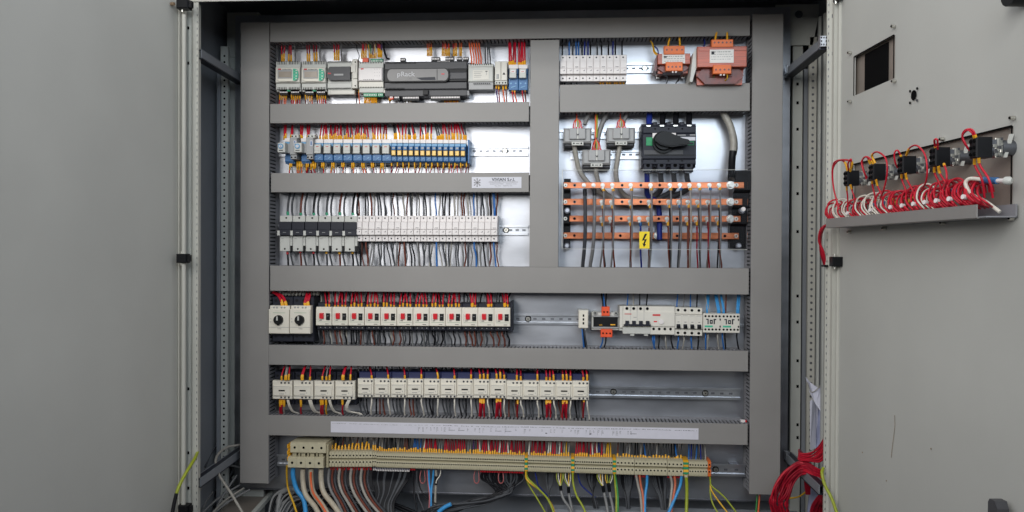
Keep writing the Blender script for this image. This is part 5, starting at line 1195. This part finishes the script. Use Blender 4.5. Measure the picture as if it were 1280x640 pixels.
# ------------------------------------------------------------------ cables below the strip
W11='hanging from the terminal strip'
def low(pts,c,r,lb=W11,sl=None,scol=None): wire(pts,c,r,lb,sl,6,scol)
cable([(359,582,.0),(358.5,592,.01),(360,610,.02),(368,632,.0),(374,652,-.03)],'yellow',1.3,'thin yellow-green earth cable at the left end of the terminal strip')
cable([(366.5,584,.0),(366.5,596,.0),(371,612,.0),(380,626,-.01),(383,652,-.04)],'lightblue',3.0,'thick blue cable under the large four-pole terminal block')
cable([(378.5,586,.0),(378.5,600,.0),(382,618,-.01),(394,634,-.03),(404,654,-.05)],'beige',3.3,'left thick beige cable under the large four-pole terminal block',parts=((0,.16,BLACK,.7,'black_core'),))
cable([(389,586,.0),(389,600,.0),(392,616,-.01),(404,633,-.03),(416,654,-.05)],'beige',3.3,'beige cable with an orange core, second from the left of three',parts=((0,.14,BLACK,.7,'black_core'),))
cable([(388.5,590,-.008),(388.6,600,-.010),(391.5,616,-.02),(403,633,-.04),(414,654,-.06)],'orange',1.4,'bright orange core lying along the middle beige cable')
cable([(401.5,586,.0),(401.5,600,.0),(405,616,-.01),(418,633,-.03),(432,654,-.05)],'beige',3.3,'right thick beige cable under the large four-pole terminal block',parts=((0,.16,BLACK,.7,'black_core'),))
for j,(x,c,rr) in enumerate(((412,'grey',1.8),(416.5,'brown',1.5),(420,'darkgrey',1.2),(425,'lightgrey',1.8),(429,'brown',1.5),(433,'darkgrey',1.2),(439.5,'lightgrey',1.8),(443.5,'brown',1.5),(447,'darkgrey',1.2),(452.5,'lightgrey',1.8),(457,'brown',1.5),(461,'darkgrey',1.3))):
    s=j//3; cable([(x,585,.01),(x-1.5,600,.01),(x+2,614,.0),(x+10,628,-.02),(x+20+s*3,650,-.05)],c,rr,COLN[c]+' cable curving right below the medium terminal blocks, in bundle '+('one','two','three','four')[s]+' from the left')
for i in range(30):
    x=467+i*1.6; low([(x,588,.02),(x-1-i*.1,600,.025),(472+i*1.0-2,616,.01),(466+i*.9,632,-.01),(462+i*1.2,655,-.03)],random.choice(['black','black','black','darkgrey']),1.35,'in the black fan under the blue sleeves')
for x,c,r_,dx in ((517,'black',1.1,4),(521,'darkgrey',1.0,8),(524,'black',.9,30)): low([(x,588,.02),(x,606,.02),(x+dx*.3,622,.01),(x+dx,636,.0),(x+dx*1.4,655,-.02)],c,r_)
for xa,c in ((526.5,'pink'),(594,'pink'),(624.5,'pink')): low([(xa,588,.02),(xa-1.6,596,.015),(xa-.6,602.5,.012),(xa+2.4,604,.012),(xa+4.8,600,.012),(xa+4,588,.02)],c,.65,'looping just below the terminal strip')
cable([(534,587,.02),(535,602,.02),(537,620,.01),(536,640,-.01),(536,655,-.02)],'pink',.9,'thin pinkish cable beside the two light blue ones'); cable([(536,587,.02),(536.5,604,.02),(538.5,622,.01),(538,655,-.01)],'lightblue',1.4,'left light blue cable hanging near the middle')
cable([(542,587,.02),(541,600,.02),(539,618,.01),(539,655,-.01)],'lightblue',1.2,'right light blue cable hanging near the middle')
cable([(545,587,.02),(545.3,598,.02),(544.5,612,.015),(544,630,.01),(544,655,.0)],'lightgrey',1.5,'pale grey cable with a black sleeve below the strip',parts=((.2,.42,BLACK,1.2,'black_sleeve'),)); low([(551,587,.02),(550,594,.02),(546,600,.015),(545,604,.015)],'white',.8)
for i in range(34):
    x=603+i*1.5; tx=600+U(-14,16); low([(x,589,.025),(x+U(0,3),600,.03),(625+U(-6,14),616,.03),(598+U(-14,14),628+U(-3,4),.02),(560+U(-18,8),636+U(-4,5),.0),(530+U(-10,10),644+U(-4,6),-.02)],random.choice(['black','black','darkgrey']),U(.9,1.5),'in the black tangle below the middle of the strip')
cable([(548,640,-.02),(556,634,-.02),(564,630,-.02)],'lightblue',2.6,'short light blue tape end in the black tangle')
cable([(657.5,589,.0),(660,598,.0),(672,610,-.02),(686,626,-.05),(697,655,-.08)],'yellowgreen',1.2,'yellow-green earth wire arching right from the first earth terminal'); cable([(657.5,589,.0),(659,600,.0),(676,614,-.02),(690,632,-.05),(695,655,-.08)],'yellow',1.2,'yellow earth wire beside the first yellow-green one'); cable([(657,589,.01),(660,604,.01),(672,624,.0),(690,655,-.02)],'yellowgreen',1.0,'thin yellow-green wire slanting down behind the first pair')
for xa in (701.5,711.5): 
    cable([(xa-1,607,.0),(xa,614,.0),(xa+3,624,-.01),(xa+12,638,-.03),(xa+14,655,-.05)] if xa<705 else [(xa-1,609,.0),(xa,620,-.0),(xa+3,634,-.02),(xa+7,655,-.04)],'grey',1.7,('left' if xa<705 else 'right')+' grey control cable with a black sleeve in the first pair',parts=((0,.22,BLACK,1.25,'black_sleeve'),))
for xa in (754.5,761.5): cable([(xa-1,607 if xa<760 else 604,.0),(xa+1,618,-.0),(xa+4,632,-.02),(xa+7,655,-.04)],'grey',1.8,('left' if xa<760 else 'right')+' grey control cable with a black sleeve in the second pair',parts=((0,.25,BLACK,1.25,'black_sleeve'),))
for x0,t in ((697,700.5),(702,700.5),(706,711),(712,711),(748,753.5),(752,753.5),(758,760.5),(764,760.5)):
    for c,q in (('yellow',-.8),('white',.8)): low([(x0+q,590,.015),(x0+q*1.5,598,.01),(t+q*.5,608,.0)],c if rnd()<.75 else 'yellowgreen',.7,'fanning out of a grey control cable')
cable([(716,590,.0),(716.5,604,.0),(721,620,-.02),(730,636,-.04),(736,655,-.06)],'yellowgreen',1.3,'yellow-green earth wire below the second earth terminal'); 
cable([(768,591,.0),(769,606,.0),(770.5,624,-.02),(770,655,-.04)],'yellowgreen',1.2,'left yellow-green wire below the third earth terminal'); cable([(768.5,591,.0),(771,606,.0),(772.5,624,-.02),(772,655,-.04)],'green',1.1,'green-tinged wire below the third earth terminal')
for x,c,dx in ((669,'navy',8),(722,'navy',10)): low([(x,590,.02),(x+2,600,.02),(x+dx*.6,608,.02),(x+dx*2.2,622,.02)],c,.9)
for i in range(8): low([(682+i*1.5,590,.03),(683+i,604,.03),(686,618,.02),(688+U(-3,3),640,.01)],random.choice(['black','darkgrey']),.9,'in a black bundle between the earth wires')
for i in range(9): low([(733+i*1.8,590,.03),(735+i*1.2,602,.03),(741,618,.02),(745+U(-3,3),632,.01),(748,650,.0)],random.choice(['black','darkgrey','black']),1.0,'in a black bundle between the earth wires')
for i in range(9): low([(774+i*2.3,592,.03),(776+i*1.8,606,.03),(782+i*.6,622,.02),(785+i*.4,655,.0)],random.choice(['darkgrey','black']),1.0,'in a dark bundle right of the third earth terminal')
cable([(795,593,.0),(797.5,606,.0),(801,622,-.01),(803,655,-.03)],'lightgrey',1.6,'pale grey cable of the first trio under the raised terminals'); cable([(799.5,593,.0),(801,606,.0),(804,622,-.01),(805,655,-.03)],'tan',1.4,'reddish tan cable of the first trio under the raised terminals'); cable([(809,593,.0),(808.5,606,.0),(806.5,622,-.01),(806,655,-.03)],'lightblue',1.7,'light blue cable of the first trio under the raised terminals')
for i in range(9): low([(814+i*2.2,594,.03),(818+i*1.8,608,.03),(825+i*.8,624,.02),(829+i*.5,655,.0)],random.choice(['darkgrey','black','darkgrey']),1.1,'in a dark bundle between the two trios')
cable([(838,594,.0),(840,606,.0),(838.5,622,-.01),(835,655,-.03)],'lightgrey',1.6,'pale grey cable of the second trio under the raised terminals'); cable([(843,594,.0),(844,606,.0),(842,620,-.01),(837,655,-.03)],'tan',1.5,'reddish tan cable of the second trio under the raised terminals'); cable([(852,594,.0),(850.5,606,.0),(845,620,-.01),(834,645,-.03)],'lightblue',1.9,'light blue cable of the second trio under the raised terminals')
cable([(857.5,593,-.004),(858.5,606,-.004),(858.5,624,-.01),(857.5,655,-.03)],'yellowgreen',2.1,'thick yellow-green earth cable under the last earth terminal',parts=((0,.08,BEIGE,1.2,'pale_sleeve'),))
for j,(a,b,cx_) in enumerate((((889,612),(898,626),915),((890,608),(906,622),926),((888,618),(892,632),902))): cable([(887.5,594,.0),(888,602,.0),(a[0],a[1],-.01),(b[0],b[1],-.02),(cx_,648,-.04)],'yellowgreen' if j!=0 else 'yellow',1.0,('middle','right','left')[j]+' of three thin yellow-green wires below the right end of the strip')
# bare back area: floor rail, conduit, tray
cable([(347,640,.03),(352,616,.05),(368,612,.05),(384,622,.05),(400,634,.05)],'grey',4.0,'grey ribbed conduit arching at the bottom left')
for i in range(34): low([(334+i*1.6,646,.02),(340+i*2.2,628+U(-8,6),.04),(358+i*2.6,618+U(-8,8),.05),(385+i*3,632+U(-8,8),.05),(420+i*4,652,.05)],random.choice(['black','darkgrey','grey']),U(1.2,2.2),'in the dark heap at the cabinet bottom')
a_,b_=P(300,640,-.10),P(345,612,.08)
MB().box(P(690,636,.0).x,P(1000,636,.0).x,-.02,.03,P(640,655,.0).z,P(640,634,.0).z,INNER,.012).build('bottom_rail',cab)
# gland tray diagonal on the left
def slab(p,q,w,h,m,name,lb=None):
    d_=(q-p); s=d_.cross(Vector((0,0,1))).normalized(); mb=MB(); vs=[]
    for b in (p,q):
        for sx,sz in ((-1,-1),(1,-1),(1,1),(-1,1)): vs.append(b+s*sx*w/2+Vector((0,0,sz*h/2)))
    mb.add(vs,[(0,1,2,3),(7,6,5,4),(0,4,5,1),(1,5,6,2),(2,6,7,3),(3,7,4,0)],m); return mb.build(name,cab)
slab(P(310,650,-.10),P(344,612,.16),.012,.012,INNERR,'tray_edge'); slab(P(286,655,-.10),P(318,612,.16),.10,.004,FILM,'cable_tray')
# ------------------------------------------------------------------ cables at the bottom left
for i in range(9): cable([(250+i*.8,600-i*2,-.02),(253+i*1.2,580-i*1.4,.02),(266+i,563-i*1.2,.05),(281-i*.5,557+i*1.2,.07),(284,575+i*2,.08),(280,610,.08)],random.choice(['darkgrey','grey','darkgrey']),1.3,'dark grey cable in the coil beside the lower left brace','coiled cables in the lower left corner')
cable([(300,556,.02),(282,560,-.02),(270,573,-.08),(273,592,-.12),(289,617,-.16),(312,656,-.22)],'lightgrey',1.5,'light grey cable hooking over in front of the lower left brace')
cable([(300,584,.04),(283,582,.0),(265,594,-.04),(250,612,-.08),(240,640,-.1)],'grey',1.3,'grey cable sweeping left under the brace')
for j,(a,b) in enumerate((((300,606),(252,642)),((305,610),(262,645)),((296,594),(262,655)),((312,612),(258,650)),((266,615),(250,650)))): cable([(a[0],a[1],.03),((a[0]+b[0])/2-2,(a[1]+b[1])/2-2,-.02),(b[0],b[1],-.08)],'grey' if j!=1 else 'lightgrey',1.3,'grey cable slanting to the lower left corner','slanting grey cables in the lower left corner')
for i in range(48): low([(250+U(0,30),650,.02),(252+U(0,36),625+U(-10,10),.05),(262+U(0,30),600+U(-16,10),.08),(285+U(-5,12),585+U(-10,10),.10)],random.choice(['black','darkgrey']),U(1,1.8),'in the dark heap behind the lower left brace')
cable([(247,565,-.25),(243,574,-.29),(232,592,-.33),(223,610,-.35),(218,628,-.36),(214,650,-.37)],'yellowgreen',2.0,'yellow-green earth cable crossing the left door edge',parts=((.68,1,BLACK,1.15,'black_sleeve'),))
# ------------------------------------------------------------------ right side: documents, red bundle, earth cable
pp=thing('paper_stack','folded white papers and drawings stuffed in the pocket beside the right post','papers',P(1020,640,.0))
o=-pp.location
def sheet(pts,m,name):
    v=[P(*p) for p in pts]; mb=MB(1,o); w=Vector((0,.0015,0)); n=len(v)
    mb.add(v+[q+w for q in v],[list(range(n)),list(range(2*n-1,n-1,-1))]+[(a,(a+1)%n,(a+1)%n+n,a+n) for a in range(n)],m); mb.build(name,pp)
sheet([(1012.5,502,.0),(1015,499,.0),(1019,505,.01),(1020,560,.0),(1013,563,-.01)],PAPER,'sheet'); sheet([(1014.5,498,.02),(1022.5,509,.02),(1021,560,.01),(1017,556,.01)],PAPER,'sheet')
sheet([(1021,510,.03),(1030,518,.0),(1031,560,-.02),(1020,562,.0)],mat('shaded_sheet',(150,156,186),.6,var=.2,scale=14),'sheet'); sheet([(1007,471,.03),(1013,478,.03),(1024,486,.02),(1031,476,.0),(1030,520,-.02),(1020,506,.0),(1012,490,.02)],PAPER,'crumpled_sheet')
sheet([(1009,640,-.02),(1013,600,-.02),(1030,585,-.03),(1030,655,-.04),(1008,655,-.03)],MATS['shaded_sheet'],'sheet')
cable([(1009,478,.02),(1014,490,.015),(1022,486,.01),(1028,478,.0)],'lightgrey',.6,'curled paper edge on top of the papers')
for i in range(26):
    a=min(1,max(0,i/25+U(-.12,.12))); o1=U(-4,4); o2=U(-3,3)
    pts=[(1031,590+a*10,-.20),(1022-a*2,586+a*10,-.16),(1004,577+a*13+o1,-.13),(984+a*8+o2,586+a*15+o1,-.12+U(-.02,.02)),(969+a*16+o2,606+a*14+o2,-.12+U(-.02,.02)),(963+a*20+o1,624+a*6,-.13),(964+a*22,636+a*4,-.12),(972+a*18,655,-.10)]
    w=[P(*p) for p in pts]; wire([Vector(q) for q in w],'red' if i%4==0 else 'darkred',1.2,'in the thick red bundle bending out of the lower right post',scol=None)
for i in range(12):
    a=i/11; wire([P(1032,545+a*26,-.20),P(1024,558+a*18+U(-2,2),-.18),P(1012,568+a*10+U(-2.5,2.5),-.15),P(1000-a*2,566+a*8,-.12),P(999+a*4,562+a*6,-.09),P(1003,566,-.07)],'red' if i%2 else 'darkred',1.15,'in the red bundle looping over the lower right brace')
for i in range(5): wire([P(1004+i*1.6,588,-.10),P(1006+i*1.5,600,-.09),P(1008+i,618,-.08)],'darkred',1.3,'in the red bundle hanging behind the lower right brace')
for i in range(10): wire([P(1012+i*2,650,-.12),P(1016+i*1.6,632+U(-3,3),-.14),P(1030,612+i*3,-.18)],'darkred',1.4,'in the red bundle at the bottom right corner')
cable([(986,623,.0),(998,621,-.02),(1007,615,-.03)],'yellow',1.0,'thin yellow wire behind the red bundle')
cable([(1029,585,-.262),(1027.5,592,-.275),(1031,606,-.285),(1040,624,-.30),(1049,650,-.33)],'yellowgreen',1.9,'yellow-green earth cable running down over the right post')
cable([(946,612,.04),(946,626,.03),(944,650,.0)],'green',1.0,'thin green wire below the right vertical duct'); cable([(950,612,.04),(949,626,.03),(947,650,.0)],'orange',1.1,'thin orange wire below the right vertical duct')
p=P(928,528,.06); 
d=Dev('terminal_plug','small white plug with a red tip at the foot of the fifth bay','plug',929,527,.03,6); d.bx('body',-2.6,2.6,0,6,-1.6,1.6,WHITEP,.4); d.bx('red_tip',2.6,4.6,.4,5,-1.2,1.2,REDP,.3)
emit_wires()
# ------------------------------------------------------------------ light
w=bpy.data.worlds.new('World'); S.world=w; w.use_nodes=True; nt=w.node_tree; n=nt.nodes; L=nt.links
bg=n['Background']; tc=n.new('ShaderNodeTexCoord'); sp=n.new('ShaderNodeSeparateXYZ'); L.new(tc.outputs['Generated'],sp.inputs[0])
rp=n.new('ShaderNodeValToRGB'); mr=n.new('ShaderNodeMapRange'); mr.inputs[1].default_value=-1; mr.inputs[2].default_value=1
L.new(sp.outputs['Z'],mr.inputs[0]); L.new(mr.outputs[0],rp.inputs[0])
R_=rp.color_ramp.elements; R_[0].position=.36; R_[0].color=(.03,.03,.033,1); R_[1].position=.80; R_[1].color=(.95,.96,1,1)
for p_,c_ in ((.5,(.085,.088,.10)),(.62,(.29,.31,.37))): e=R_.new(p_); e.color=c_+(1,)
L.new(rp.outputs[0],bg.inputs[0]); ab=n.new('ShaderNodeMath'); ab.operation='ABSOLUTE'; L.new(sp.outputs['X'],ab.inputs[0]); ml=n.new('ShaderNodeMath'); ml.operation='MULTIPLY_ADD'; ml.inputs[1].default_value=1.4; ml.inputs[2].default_value=.28; L.new(ab.outputs[0],ml.inputs[0]); L.new(ml.outputs[0],bg.inputs[1])
def area(name,loc,target,sx,sy,power,col,spread=180):
    l=bpy.data.lights.new(name,'AREA'); l.shape='RECTANGLE'; l.size=sx; l.size_y=sy; l.energy=power; l.color=col
    l.spread=rad(spread)
    o=bpy.data.objects.new(name,l); COL.objects.link(o); o.location=loc
    o.rotation_euler=(Vector(target)-Vector(loc)).to_track_quat('-Z','Y').to_euler(); return o
area('window_light',(-1.34,-3.0,CZ+.84),(-.62,0,CZ+1.0),1.5,1.15,21,(1,.985,.955),104)
area('overhead_fill',(-.7,-3.2,CZ+1.8),(-.5,0,CZ+.5),1.7,.4,8,(1,.985,.955),100)  # added fill for diffuse light, placed where the plate does not mirror it
area('side_window_light',(.66,-3.0,CZ+.98),(.2,0,CZ+1.0),1.35,.9,10,(.80,.91,1),100)
S.render.engine='CYCLES'
S.view_settings.view_transform='Standard'; S.view_settings.look='None'; S.view_settings.exposure=0; S.view_settings.gamma=1
